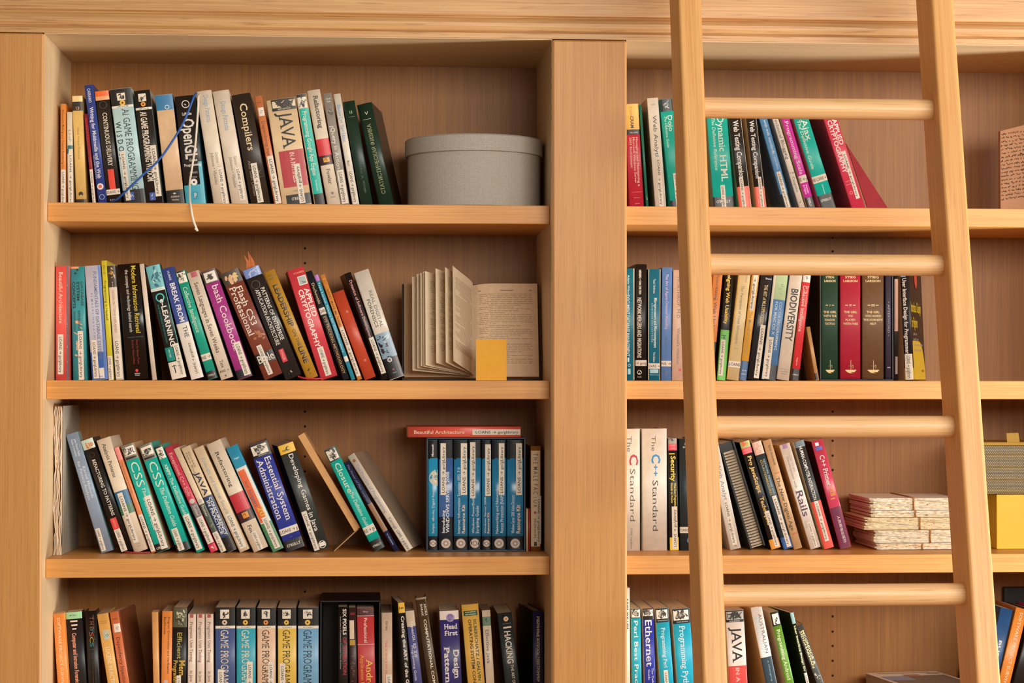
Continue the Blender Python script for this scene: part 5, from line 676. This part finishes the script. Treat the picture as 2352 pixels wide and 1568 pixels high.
# ---------------------------------------------------------------- round fabric box
def fabric(name, dk, lt, su=1100):
    m = bpy.data.materials.new(name); m.use_nodes = True; nt = m.node_tree; L = nt.links.new; b = nt.nodes['Principled BSDF']; b.inputs['Roughness'].default_value = .85
    tc = N(nt, 'ShaderNodeTexCoord'); sx = N(nt, 'ShaderNodeSeparateXYZ'); L(tc.outputs['UV'], sx.inputs[0])
    def wave(o):
        a = N(nt, 'ShaderNodeMath', operation='MULTIPLY'); L(sx.outputs[o], a.inputs[0]); a.inputs[1].default_value = su*2
        s_ = N(nt, 'ShaderNodeMath', operation='SINE'); L(a.outputs[0], s_.inputs[0]); return s_
    p = N(nt, 'ShaderNodeMath', operation='ADD'); L(wave(0).outputs[0], p.inputs[0]); L(wave(1).outputs[0], p.inputs[1])
    no = N(nt, 'ShaderNodeTexNoise', i_Scale=420.0, i_Detail=2.0); L(tc.outputs['Object'], no.inputs['Vector'])
    q = N(nt, 'ShaderNodeMath', operation='MULTIPLY_ADD'); L(no.outputs['Fac'], q.inputs[0]); q.inputs[1].default_value = 4.0; L(p.outputs[0], q.inputs[2])
    r_ = N(nt, 'ShaderNodeMapRange'); L(q.outputs[0], r_.inputs[0]); r_.inputs[1].default_value = -.8; r_.inputs[2].default_value = 5.2
    rp = N(nt, 'ShaderNodeValToRGB'); e = rp.color_ramp.elements; e[0].color = lin(dk)+(1,); e[1].color = lin(lt)+(1,); L(r_.outputs[0], rp.inputs[0]); L(rp.outputs[0], b.inputs['Base Color'])
    bp = N(nt, 'ShaderNodeBump', i_Strength=.4, i_Distance=.0008); L(r_.outputs[0], bp.inputs['Height']); L(bp.outputs['Normal'], b.inputs['Normal'])
    return m
def lathe(name, parent, prof, m, n=96):
    vs = []; fs = []; k = len(prof)
    for i in range(n+1):
        c, s_ = math.cos(2*PI*i/n), math.sin(2*PI*i/n); vs += [(r*c, r*s_, z) for r, z in prof]
    for i in range(n):
        for j in range(k-1): fs.append((i*k+j, (i+1)*k+j, (i+1)*k+j+1, i*k+j+1))
    o = mesh_obj(name, vs, fs, [m], None, parent, True)
    uv = o.data.uv_layers.new(name='UVMap'); R0 = max(r for r, z in prof)
    for p in o.data.polygons:
        for li, vi in zip(p.loop_indices, p.vertices):
            i, j = divmod(vi, k); uv.data[li].uv = (2*PI*R0*i/n, prof[j][1]+prof[j][0])
    try: o.data.set_sharp_from_angle(angle=math.radians(35))
    except Exception: pass
    return o
bx = at(1088.5, 470, .197); rb_ = 146.5/pxm(.066)*.966
grey = fabric('grey_woven_cloth', '#8f887f', '#cbc4b8', 1500)
ztl = at(1090, 307, .062).z; zl2 = at(1090, 346, .062).z
bxr = empty('storage_box', Matrix.Translation((bx.x, .197, ZT[0])), 'round grey woven storage box with a lid on the top left shelf', 'box')
Rb = 155/pxm(.212)/2*2*.985/1; Rb = (1242-936)/2/pxm(.19); Rl = (1247-929)/2/pxm(.19)
hb = ztl-ZT[0]
lathe('box_body', bxr, [(0, .0004), (Rb-.002, .0004), (Rb, .002), (Rb, hb-.012), (Rb-.003, hb-.012), (Rb-.003, .004), (0, .004)], grey)
lathe('lid', bxr, [(0, hb), (Rl-.003, hb), (Rl, hb-.003), (Rl, zl2-ZT[0]+.001), (Rl-.001, zl2-ZT[0]), (Rb+.0006, zl2-ZT[0]), (Rb+.0006, hb-.004), (0, hb-.004)], grey)

# ---------------------------------------------------------------- open book standing on the second left shelf, and the yellow note
Yo = .19; hp = at(1089, 866, Yo); tilt = math.radians(13)
ux, uy, uz = Vector((1, 0, 0)), Vector((0, -math.cos(tilt), math.sin(tilt))), Vector((0, math.sin(tilt), math.cos(tilt)))
m = Matrix((ux, -uy, uz)).transposed().to_4x4(); m.translation = (hp.x, Yo+.01, ZT[1]+.0082)
ob = empty('open_book', m, 'open book of printed formulas standing with fanned leaves on the second left shelf', 'book')
pm = paper('#f0d2ae'); pm2 = paper('#eddabb'); ink = paper('#93795f'); cl = mat('#2a2320', .5)
hB = .2045; wB = .1375
# local: x right, y away from the viewer, z up along the spine
mb = MB(); mb.box((.002, .0215, -.002), (wB+.004, .0243, hB+.003), cl); mb.box((-wB-.012, .0215, -.002), (-.002, .0243, hB+.003), cl); mb.box((-.012, .0228, -.002), (.012, .0255, hB+.003), cl); mb.build('cover', ob)
def curved_block(name, sgn, w, th, col):
    mb = MB(); n = 12; vs = []; fs = []
    for i in range(n+1):
        s = i/n; x = sgn*w*s; y = .021-th*(1-(1-min(s*3, 1))**2)
        for z in (.001, hB): vs += [(x, y, z), (x, .021, z)]
    for i in range(n):
        a = 4*i; b = a+4
        fs += [(a, b, b+2, a+2), (a+1, a+3, b+3, b+1), (a, a+1, b+1, b), (a+2, b+2, b+3, a+3)]
    fs.append((4*n, 4*n+1, 4*n+3, 4*n+2)); mb.add(vs, fs, col); return mb
def print_lines(mb, P, seed, rows, x0, x1, z1, z0, formula=()):
    r = random.Random(seed); dz_ = (z1-z0)/rows
    for i in range(rows):
        z = z1-dz_*i; x = x0 if i not in formula else x0+(x1-x0)*.18; xe = x1 if i not in formula else x1-(x1-x0)*.22
        if i-1 in formula or (i % 9 == 7): xe = x0+(x1-x0)*r.uniform(.3, .8)
        while x < xe-.004:
            w = min(r.uniform(.004, .016), xe-x); h = dz_*.24
            for _ in range(1): mb.add([P(x, z), P(x+w, z), P(x+w, z+h), P(x, z+h)], [(0, 1, 2, 3)], ink)
            x += w+r.uniform(.0012, .0024)
mb = curved_block('pages', 1, wB, .017, pages('#c9a680'))
Pr = lambda x, z: (x, .021-.017*(1-(1-min(x/wB*3, 1))**2)-.0004, z)
mb.add([Pr(wB*i/12, z) if 0 else (wB*i/12, .021-.017*(1-(1-min(i/4, 1))**2)-.0002, z) for i in range(13) for z in (.0012, hB-.0002)], [(2*i, 2*i+2, 2*i+3, 2*i+1) for i in range(12)], pm)
print_lines(mb, Pr, 3, 38, .013, wB-.012, hB-.024, .026, (6, 9, 17, 22, 25, 31))
mb.add([Pr(.012, hB-.0176), Pr(wB-.012, hB-.0176), Pr(wB-.012, hB-.0172), Pr(.012, hB-.0172)], [(0, 1, 2, 3)], ink)
for x, w in ((.012, .005), (.058, .028), (wB-.018, .006)): mb.add([Pr(x, hB-.0162), Pr(x+w, hB-.0162), Pr(x+w, hB-.0142), Pr(x, hB-.0142)], [(0, 1, 2, 3)], ink)
mb.build('right_pages', ob)
mb = curved_block('pages', -1, wB+.008, .013, pages('#c9a680')); mb.build('left_pages', ob)
for k, (ph, wd_, pr) in enumerate(((22, .140, 0), (30, .139, 0), (36, .140, 0), (39, .139, 0), (42.5, .141, 1), (53.5, .139, 2), (63, .140, 3), (70, .141, 4))):
    mb = MB(); a0 = math.radians(ph); n = 10; pts = []
    for i in range(n+1):
        s = i/n; aa = a0+math.radians(16)*(1-s)**2*.5; pts.append((-wd_*s*math.cos(aa), .004-wd_*s*math.sin(aa)+.003*math.sin(PI*s)))
    zz0 = .002+.001*(k % 3); zz1 = hB-.001+.0012*(k % 2)
    vs = [(x, y, z) for x, y in pts for z in (zz0, zz1)]+[(x+.00025, y-.0001, z) for x, y in pts for z in (zz0, zz1)]; o2 = 2*(n+1)
    fs = [(2*i, 2*i+2, 2*i+3, 2*i+1) for i in range(n)]+[(o2+2*i+1, o2+2*i+3, o2+2*i+2, o2+2*i) for i in range(n)]
    fs += [(2*i, o2+2*i, o2+2*i+2, 2*i+2) for i in range(n)]+[(2*i+1, 2*i+3, o2+2*i+3, o2+2*i+1) for i in range(n)]+[(2*n, 2*n+1, o2+2*n+1, o2+2*n), (0, 1, o2+1, o2)]
    mb.add(vs, fs, pm2)
    if pr:
        def PL(x, z):
            s = min(max(x/wd_, 0), 1)*n; i = min(int(s), n-1); f = s-i; X = pts[i][0]*(1-f)+pts[i+1][0]*f; Y_ = pts[i][1]*(1-f)+pts[i+1][1]*f
            return (X+.0007, Y_-.0003, z)
        print_lines(mb, PL, 20+k, 40, .012, wd_-.014, hB-.02, .03, (8, 19, 28, 33))
    mb.build('leaf', ob)
na, nb = at(1094.5, 779, .075), at(1164.8, 779, .075)
mb = MB(); mb.box((0, 0, 0), (nb.x-na.x, .0022, na.z-ZT[1]-.0004), mat('#eba92f', .7, .03))
nt_ = mb.build('sticky_note'); nt_.location = (na.x-.001, .075, ZT[1]+.0004); tag(nt_, 'plain orange-yellow note card standing in front of the open book', 'note card')
nt_.rotation_euler = (math.radians(-3), 0, 0)

# ---------------------------------------------------------------- ribbons and bookmarks
wb = [o for o in bpy.data.objects if o.get('label', '').startswith('white hardcover with a pale blue title and two')][0]
iv = wb.matrix_world.inverted()
def curve_pts(P, n=14):
    out = []; P = [P[0]]+P+[P[-1]]
    for i in range(1, len(P)-2):
        for j in range(n):
            t = j/n; p0, p1, p2, p3 = P[i-1:i+3]
            out.append(.5*((2*p1)+(p2-p0)*t+(2*p0-5*p1+4*p2-p3)*t*t+(3*p1-p0-3*p2+p3)*t**3))
    return out+[P[-2]]
def ribbon(px, r, m, parent, name, lab=None):
    iv = parent.matrix_world.inverted(); mb = MB(); mb.tube([iv @ p for p in curve_pts([at(*p) for p in px])], r, m, 8, flat=.35)
    o = mb.build(name, parent)
    if lab: o['label'] = lab
    return o
ribbon([(458, 214, .185), (449, 216, .165), (440, 236, .155), (424, 276, .148), (400, 318, .14), (366, 366, .135), (330, 400, .135), (300, 428, .135), (284, 444, .14), (268, 458, .15), (255, 462, .16)], .0023, mat('#1d4f9a', .5), wb, 'bookmark_ribbon', 'blue ribbon')
ribbon([(462, 214, .185), (456, 222, .16), (455, 250, .155), (449, 330, .15), (442, 380, .14), (436, 420, .12), (436, 455, .06), (439, 480, .036), (444, 505, .034), (451, 524, .032), (453, 529, .031), (448, 524, .032)], .0021, mat('#ddd3c4', .6), wb, 'bookmark_ribbon', 'white ribbon')
pb_ = [o for o in bpy.data.objects if o.get('label', '').startswith('charcoal paperback with a blue top')][0]
iv = pb_.matrix_world.inverted()
for a, b, c, w in (((570, 618), (560.5, 585), (569, 602), 5), ((578, 618), (569, 576), (575, 596), 6), ((583, 616), (572, 582), (579, 598), 5)):
    mb = MB(); q = [(a[0]-w, a[1]), (a[0]+w, a[1]), (c[0]+w*.8, c[1]), b, (c[0]-w*.6, c[1])]
    f_ = [iv @ at(x, y, .19+w*.001) for x, y in q]; k_ = [iv @ (at(x, y, .19+w*.001)+Vector((0, .0008, 0))) for x, y in q]
    mb.add(f_+k_, [(0, 1, 2, 3, 4), (9, 8, 7, 6, 5)]+[(i, 5+i, 5+(i+1) % 5, (i+1) % 5) for i in range(5)], mat('#b4622c', .6)); mb.build('paper_bookmark', pb_)
lb = [o for o in bpy.data.objects if o.get('label', '').startswith('mustard yellow')][0]
ribbon([(684, 864, .169), (700, 868.3, .162), (722, 869.5, .159), (742, 868.5, .162)], .0019, mat('#b3202c', .5), lb, 'bookmark_ribbon', 'red ribbon')
ab = [o for o in bpy.data.objects if o.get('label', '').startswith('cream hardcover with blue and green')][0]
ribbon([(286, 1266, .167), (300, 1268.3, .161), (322, 1268.8, .159), (345, 1268, .162)], .0017, mat('#8a2228', .5), ab, 'bookmark_ribbon', 'red ribbon')

# ---------------------------------------------------------------- notepads against the left upright, third shelf
a = at(123.5, 933, .14); w_ = 18/pxm(.14); a.x += .001; hN = a.z-ZT[2]
nr = empty('notepad', Matrix.Translation((a.x, .14, ZT[2]+.0003)) @ Matrix.Rotation(math.radians(-1.5), 4, 'Z'), 'tall dog-eared spiral notepad standing against the left upright on the third shelf', 'notepad')
mb = MB(); r = random.Random(5); n = 26
for k in range(9):
    x0 = w_*(k+.15)/9.4; th = w_*.075; vs = []; fs = []
    for i in range(n+1):
        z = hN*(i/n)*(1-.004*(k % 3)); b_ = .0016*math.sin(i*.5+k*.35)+.0008*r.uniform(-1, 1)+.0022*math.sin(PI*i/n)*(k > 5)
        y0 = .0022*r.uniform(0, 1)+.001*math.sin(i*.7+k); e_ = (.0012 if k < 2 and i < 4 else 0)
        b_ = min(b_, w_*.97-x0-th); vs += [(x0+b_-e_, y0, z), (x0+th+b_-e_, y0, z), (x0+th, .2, z), (x0, .2, z)]
    for i in range(n):
        for j in range(4): fs.append((4*i+j, 4*i+(j+1) % 4, 4*i+4+(j+1) % 4, 4*i+4+j))
    fs += [(3, 2, 1, 0), (4*n, 4*n+1, 4*n+2, 4*n+3)]
    mb.add(vs, fs, paper(('#d9c6b0', '#cdb79e', '#c2ab91', '#e0d0bc')[k % 4]))
mb.build('pages', nr)
mb = MB(); mb.box((w_*1.03, .004, 0), (w_*1.03+.0012, .203, hN*1.003), mat('#8a8274', .6), .0006, 1); mb.build('cover', nr)
mb = MB()
for k in range(30):
    z = hN*(.02+k*.033); mb.tube([(w_*.5+.45*w_*math.cos(t*2*PI/10), .2+.0055*math.sin(t*2*PI/10), z) for t in range(10)], .0009, mat('#17130f', .4), 6, True)
o = mb.build('spiral_binding', nr); o['label'] = 'black spiral binding'

# ---------------------------------------------------------------- tan booklet hanging open, third left shelf
a_, b_, c_ = at(684.5, 1001.3, .19), at(814, 1220, .19), at(768, 1243, .19)
sh = ZT[2]+.0004-c_.z
tb = empty('folded_card', Matrix.Translation((c_.x, .19, c_.z)), 'tan card folder standing open at a steep lean behind the dark grey game book', 'card')
iv = Vector((c_.x, .19, c_.z)); ang = math.atan2(-(a_.x-b_.x), a_.z-b_.z)
rv = Vector((math.cos(ang), 0, math.sin(ang))); uv_ = Vector((-math.sin(ang), 0, math.cos(ang)))
def slab(p, q, th, side, d0, d1, m):
    v = (side*th); P = [p, q, q+v, p+v]; mb = MB()
    vs = [x+Vector((0, d0, 0)) for x in P]+[x+Vector((0, d1, 0)) for x in P]
    mb.add(vs, [(0, 1, 2, 3), (7, 6, 5, 4), (0, 4, 5, 1), (1, 5, 6, 2), (2, 6, 7, 3), (3, 7, 4, 0)], m); return mb
tanm = mat('#c2935c', .6)
slab(b_-iv, a_-iv, 15.5/pxm(.215), rv, 0, .12, tanm).build('side_panel', tb)
slab(c_-iv+Vector((0, 0, sh)), b_-iv+rv*.013, .0018, uv_, 0, .13, mat('#a9845c', .6)).build('bottom_panel', tb)

# ---------------------------------------------------------------- spiral notebook, third right shelf
p = place((1652, 1021), (1724, 1260), 37, ZT[2], d=.165)
sn = empty('spiral_notebook', Matrix.Translation((p['x0'], p['Y'], p['A'].z-p['h']*math.cos(p['a']))) @ Matrix.Rotation(-p['a'], 4, 'Y'), 'black wire-bound notebook leaning between the white analytics and black scripting books', 'notebook')
t_, h_, d_ = p['t'], p['h'], p['d']
mb = MB(); mb.box((.004, .012, .002), (t_-.004, d_, h_-.002), pages('#e2d0b4')); mb.build('pages', sn)
mb = MB(); mb.box((0, .004, 0), (.004, d_+.002, h_), mat('#151313', .35), .0004, 1); mb.box((t_-.004, .004, 0), (t_, d_+.002, h_), mat('#151313', .35), .0004, 1); mb.box((.001, .0105, h_*.915), (t_-.001, .0118, h_*.998), mat('#151313', .35)); mb.build('cover', sn)
mb = MB(); wm = mat('#1a1716', .3)
for k in range(34):
    z = h_*(.03+k*.0262)
    for dz_ in (0,): mb.tube([(t_*.5+t_*.47*math.cos(PI*t/14), .012-.011*math.sin(PI*t/14), z+dz_) for t in range(15)], .0008, wm, 6)
o = mb.build('wire_binding', sn); o['label'] = 'black wire binding'

# ---------------------------------------------------------------- bundles of old paper, third right shelf
r = random.Random(11); Yb = .155
def bundle(x0p, y0p, y1p, xs, lab, cols, first=None):
    a = at(x0p, y1p, Yb); b = at(2206, y0p, Yb); zb = a.z; h = b.z-a.z
    root = empty('paper_bundle', Matrix.Translation((a.x, Yb, zb)), lab, 'paper bundle', 'string-tied bundles of old paper')
    W_b = b.x-a.x; mb = MB(); n = max(4, int(h/.0024)); nx = 26
    for k in range(n):
        z0 = h*k/n; z1 = h*(k+.97)/n; vs = []; fs = []; m = paper(cols[r.randrange(len(cols))]); jx = abs(r.gauss(0, .004)); 
        for i in range(nx+1):
            s = i/nx; x = jx+(W_b-jx)*s; y = .002+.0022*r.uniform(-1, 1)+(.004 if i == 0 else 0); wv = .0007*math.sin(s*9+k)*min(1, k/n*3)*(1 if 0 < k < n-1 else 0)
            vs += [(x, y, z0+wv), (x, y+.0006*r.uniform(-1, 1), z1+wv), (x, .19, z1+wv), (x, .19, z0+wv)]
        for i in range(nx):
            for j in range(4): fs.append((4*i+j, 4*i+4+j, 4*i+4+(j+1) % 4, 4*i+(j+1) % 4))
        fs += [(0, 1, 2, 3), (4*nx+3, 4*nx+2, 4*nx+1, 4*nx)]
        mb.add(vs, fs, m)
    for i in range(16):
        x = W_b*r.random(); z = h*r.uniform(.15, .85); w = r.uniform(.002, .008); y = -.0006
        mb.add([(x, y, z), (x+w, y, z+.0004), (x+w*.7, y, z+r.uniform(.001, .003)), (x-w*.2, y, z+.0016)], [(0, 1, 2, 3)], paper('#c9a578'))
    mb.build('sheets', root)
    sx = at(xs, (y0p+y1p)/2, Yb).x-a.x; mb = MB()
    mb.tube([(sx, -.0012, -.0002), (sx-.0008, -.0014, h*.5), (sx, -.0012, h+.0004), (sx+.001, .05, h+.0006), (sx, .188, h+.0006)], .0017, mat('#a9743f', .8), 6)
    o = mb.build('string', root); o['label'] = 'brown string tie'
    return root
cr1 = ['#e6dcc6', '#e0d4ba', '#d8caae', '#e9e0cc']; cr2 = ['#e6d6b4', '#dcc79c', '#d8c8a2']
ys = [(1140.2, 1168.2), (1168.6, 1184.2), (1184.6, 1213.4), (1213.8, 1243.6), (1244, 1258.6)]
zs_b = []
bundle(1997, *ys[0], 2099, 'topmost bundle in the stack of string-tied old papers on the third right shelf', cr1)
bundle(2001, *ys[1], 2103, 'thin second bundle from the top in the stack of old papers', cr1)
bundle(1986, *ys[2], 2113, 'thick stained middle bundle sticking out furthest left in the stack of old papers', cr2)
bundle(2007.5, *ys[3], 2137, 'second bundle from the bottom in the stack of old papers', cr1)
lowb = bundle(2011, *ys[4], 2119, 'thin lowest bundle lying on the shelf under the stack of old papers', ['#e6dcc6', '#dccdb0'])
drop = lowb.location.z-ZT[2]-.0012
for o in bpy.data.objects:
    if o.get('category') == 'paper bundle': o.location.z -= drop

# ---------------------------------------------------------------- far right of the right bay
def off_box(name, px0, px1, y0, Y, zs, dpt, m, lab, cat, bev=.0012, z_top=None):
    a = at(px0, y0, Y); b = at(px1, y0, Y); root = empty(name, Matrix.Translation((a.x, Y, zs)), lab, cat)
    return root, b.x-a.x, a.z-zs
XB = XE-.003
ym = mat('#dcb52f', .5, .03)
yb, w, h = off_box('storage_box', 2289, 2420, 1134.5, .16, ZT[2]+.0003, .18, ym, 'bright yellow card box at the right picture edge on the third right shelf', 'box')
mb = MB(); mb.box((0, 0, 0), (w, .19, h-.0005), ym, .0015, 2); mb.build('box_body', yb)
def weave():
    m = bpy.data.materials.new('gold_grey_weave'); m.use_nodes = True; nt = m.node_tree; L = nt.links.new; b = nt.nodes['Principled BSDF']; b.inputs['Roughness'].default_value = .5
    tc = N(nt, 'ShaderNodeTexCoord'); mp = N(nt, 'ShaderNodeMapping'); mp.inputs['Rotation'].default_value = (PI/2, 0, 0); L(tc.outputs['Object'], mp.inputs[0])
    br = N(nt, 'ShaderNodeTexBrick', i_Scale=1.0); br.inputs['Color1'].default_value = lin('#b7a069')+(1,); br.inputs['Color2'].default_value = lin('#a58f5c')+(1,); br.inputs['Mortar'].default_value = lin('#463d2c')+(1,)
    br.inputs['Brick Width'].default_value = .0046; br.inputs['Row Height'].default_value = .0031; br.inputs['Mortar Size'].default_value = .0007
    L(mp.outputs[0], br.inputs['Vector']); L(br.outputs['Color'], b.inputs['Base Color']); return m
zt_ = ZT[2]+h
wx, w2, h2 = off_box('woven_box', 2258, 2420, 1023, .155, zt_+.0006, .18, None, 'woven gold-grey box with a yellow lid resting on the yellow card box', 'box')
mb = MB(); mb.box((0, 0, 0), (w2, .19, h2), weave(), .001, 1); mb.build('box_body', wx)
mb = MB(); lm = mat('#9c7a22', .6, .04); mb.box((-.001, -.0005, h2+.0002), (w2, .192, h2+.007), lm, .0008, 1); mb.build('lid', wx)
mb = MB(); P = [at(2314, 1022, .158), at(2343, 1022, .158), at(2339, 993.5, .165), at(2311.5, 994.5, .165)]; o0 = wx.matrix_world.inverted()
vs = [o0 @ p for p in P]+[o0 @ (p+Vector((0, .0012, 0))) for p in P]
mb.add(vs, [(0, 1, 2, 3), (7, 6, 5, 4), (0, 4, 5, 1), (1, 5, 6, 2), (2, 6, 7, 3), (3, 7, 4, 0)], lm); o = mb.build('pull_tab', wx); o['label'] = 'yellow pull tab'
# handwriting-patterned file on the top right shelf
par = paper('#a5795a'); hw = paper('#4a3426'); Yf = .20
A_, B_ = at(2297.5, 301, Yf), at(2372, 282, Yf); x0 = A_.x; wF = B_.x-x0; hA = A_.z-ZT[0]-.0003; hB2 = B_.z-ZT[0]-.0003
fr = empty('magazine_file', Matrix.Translation((x0, Yf, ZT[0]+.0003)), 'parchment coloured file covered in dark handwriting at the right edge of the top shelf', 'file')
mb = MB(); D_ = .014
vs = [(0, 0, 0), (wF, 0, 0), (wF, 0, hB2), (0, 0, hA), (0, D_, 0), (wF, D_, 0), (wF, D_, hB2), (0, D_, hA)]
mb.add(vs, [(0, 1, 2, 3), (7, 6, 5, 4), (0, 4, 5, 1), (1, 5, 6, 2), (2, 6, 7, 3), (3, 7, 4, 0)], par)
r = random.Random(21)
for k in range(22):
    z = hA-.008-k*.0082
    if z < .03: break
    x = .002; pts = []
    while x < wF-.004:
        if r.random() < .15 and len(pts) > 3:
            mb.tube(pts, r.uniform(.00045, .0008), hw, 5); pts = []; x += .0025
        pts.append((x, -.0003, z+x*.16+r.uniform(-.0016, .0022)*(1.7 if r.random() < .2 else 1))); x += r.uniform(.0006, .0014)
    if len(pts) > 2: mb.tube(pts, .0006, hw, 5)
mb.build('file_body', fr)
# pale papers lying on the lowest right shelf
def lying(corners, z0, z1, col, name, lab, extra=None):
    root = empty(name, Matrix.Translation((corners[0][0], corners[0][1], z0)), lab, 'book', 'books lying flat on the lowest right shelf')
    c = [Vector((x-corners[0][0], y-corners[0][1], 0)) for x, y in corners]; h = z1-z0; mc = mat(col, .35); pg = pages('#cdb597')
    def prism(s, za, zb, m):
        mid = sum(c, Vector())/4; q = [mid+(p-mid)*s for p in c]; mb.add([p+Vector((0, 0, za)) for p in q]+[p+Vector((0, 0, zb)) for p in q], [(3, 2, 1, 0), (4, 5, 6, 7)]+[(i, (i+1) % 4, 4+(i+1) % 4, 4+i) for i in range(4)], m)
    mb = MB(); prism(1, 0, .0008, mc); prism(1, h-.0008, h, mc)
    if extra: extra(mb, c, h)
    mb.build('cover', root)
    mb = MB(); prism(.985, .0009, h-.0009, pg); mb.build('pages', root)
def flat_pt(px, py, z):               # where a pixel's line of sight meets a level z
    d = _fw + _rt*((px-W/2)/F) + _up*((H/2-py)/F); t = (z-CAM.z)/d.z; p = CAM+d*t; return (p.x, p.y)
zT = -.634; bl, brk = flat_pt(1984, 1543.5, zT), flat_pt(2139, 1535.5, zT)
def yclip(p, y): return (p[0], min(p[1], y))
bl, brk = yclip(bl, .335), yclip(brk, .36)
dx, dy = brk[0]-bl[0], brk[1]-bl[1]; ln = math.hypot(dx, dy); nx_, ny_ = dy/ln, -dx/ln
L_ = .2; quad = [bl, brk, (brk[0]+nx_*L_+.004, brk[1]+ny_*L_), (bl[0]+nx_*L_+.004, bl[1]+ny_*L_)]
def photo(mb, c, h):
    f = lambda u, v, e: c[0]*(1-u)*(1-v)+c[1]*u*(1-v)+c[2]*u*v+c[3]*(1-u)*v+Vector((0, 0, h+e))
    q = lambda u0, u1, v0, v1, m, e: mb.add([f(u0, v0, e), f(u1, v0, e), f(u1, v1, e), f(u0, v1, e)], [(0, 1, 2, 3)], m)
    q(.05, .95, .3, .95, mat('#6a5a50', .4), .0002); q(.05, .4, .3, .6, mat('#7d86a4', .4), .0003); q(.4, .62, .22, .36, mat('#9a6a4a', .4), .0004)
    q(.12, .86, .06, .1, mat('#8a7a68', .4), .0002); q(.78, .96, .13, .18, mat('#6a645e', .4), .0002)
lying([(x, y) for x, y in quad], zT-.03, zT, '#e6d8c6', 'softcover_book', 'pale softcover with a photo on its front lying uppermost on the lowest right shelf', photo)
off2 = [(x-.022, y-.004) for x, y in quad]
lying(off2, ZT[3]+.0003, zT-.0304, '#c9a47c', 'thick_book', 'thick tan book lying beneath the pale photo softcover on the lowest right shelf')
# black folder behind the leaning books at the lower right edge
mb = MB(); mb.box((0, 0, 0), (.09, .012, .255), mat('#131114', .4), .002, 2)
bf = mb.build('black_folder'); pf = at(2306, 1338, .36); bf.location = (pf.x, .3605, ZT[3]+.0004); tag(bf, 'black folder standing behind the navy and orange books at the lower right edge', 'folder')
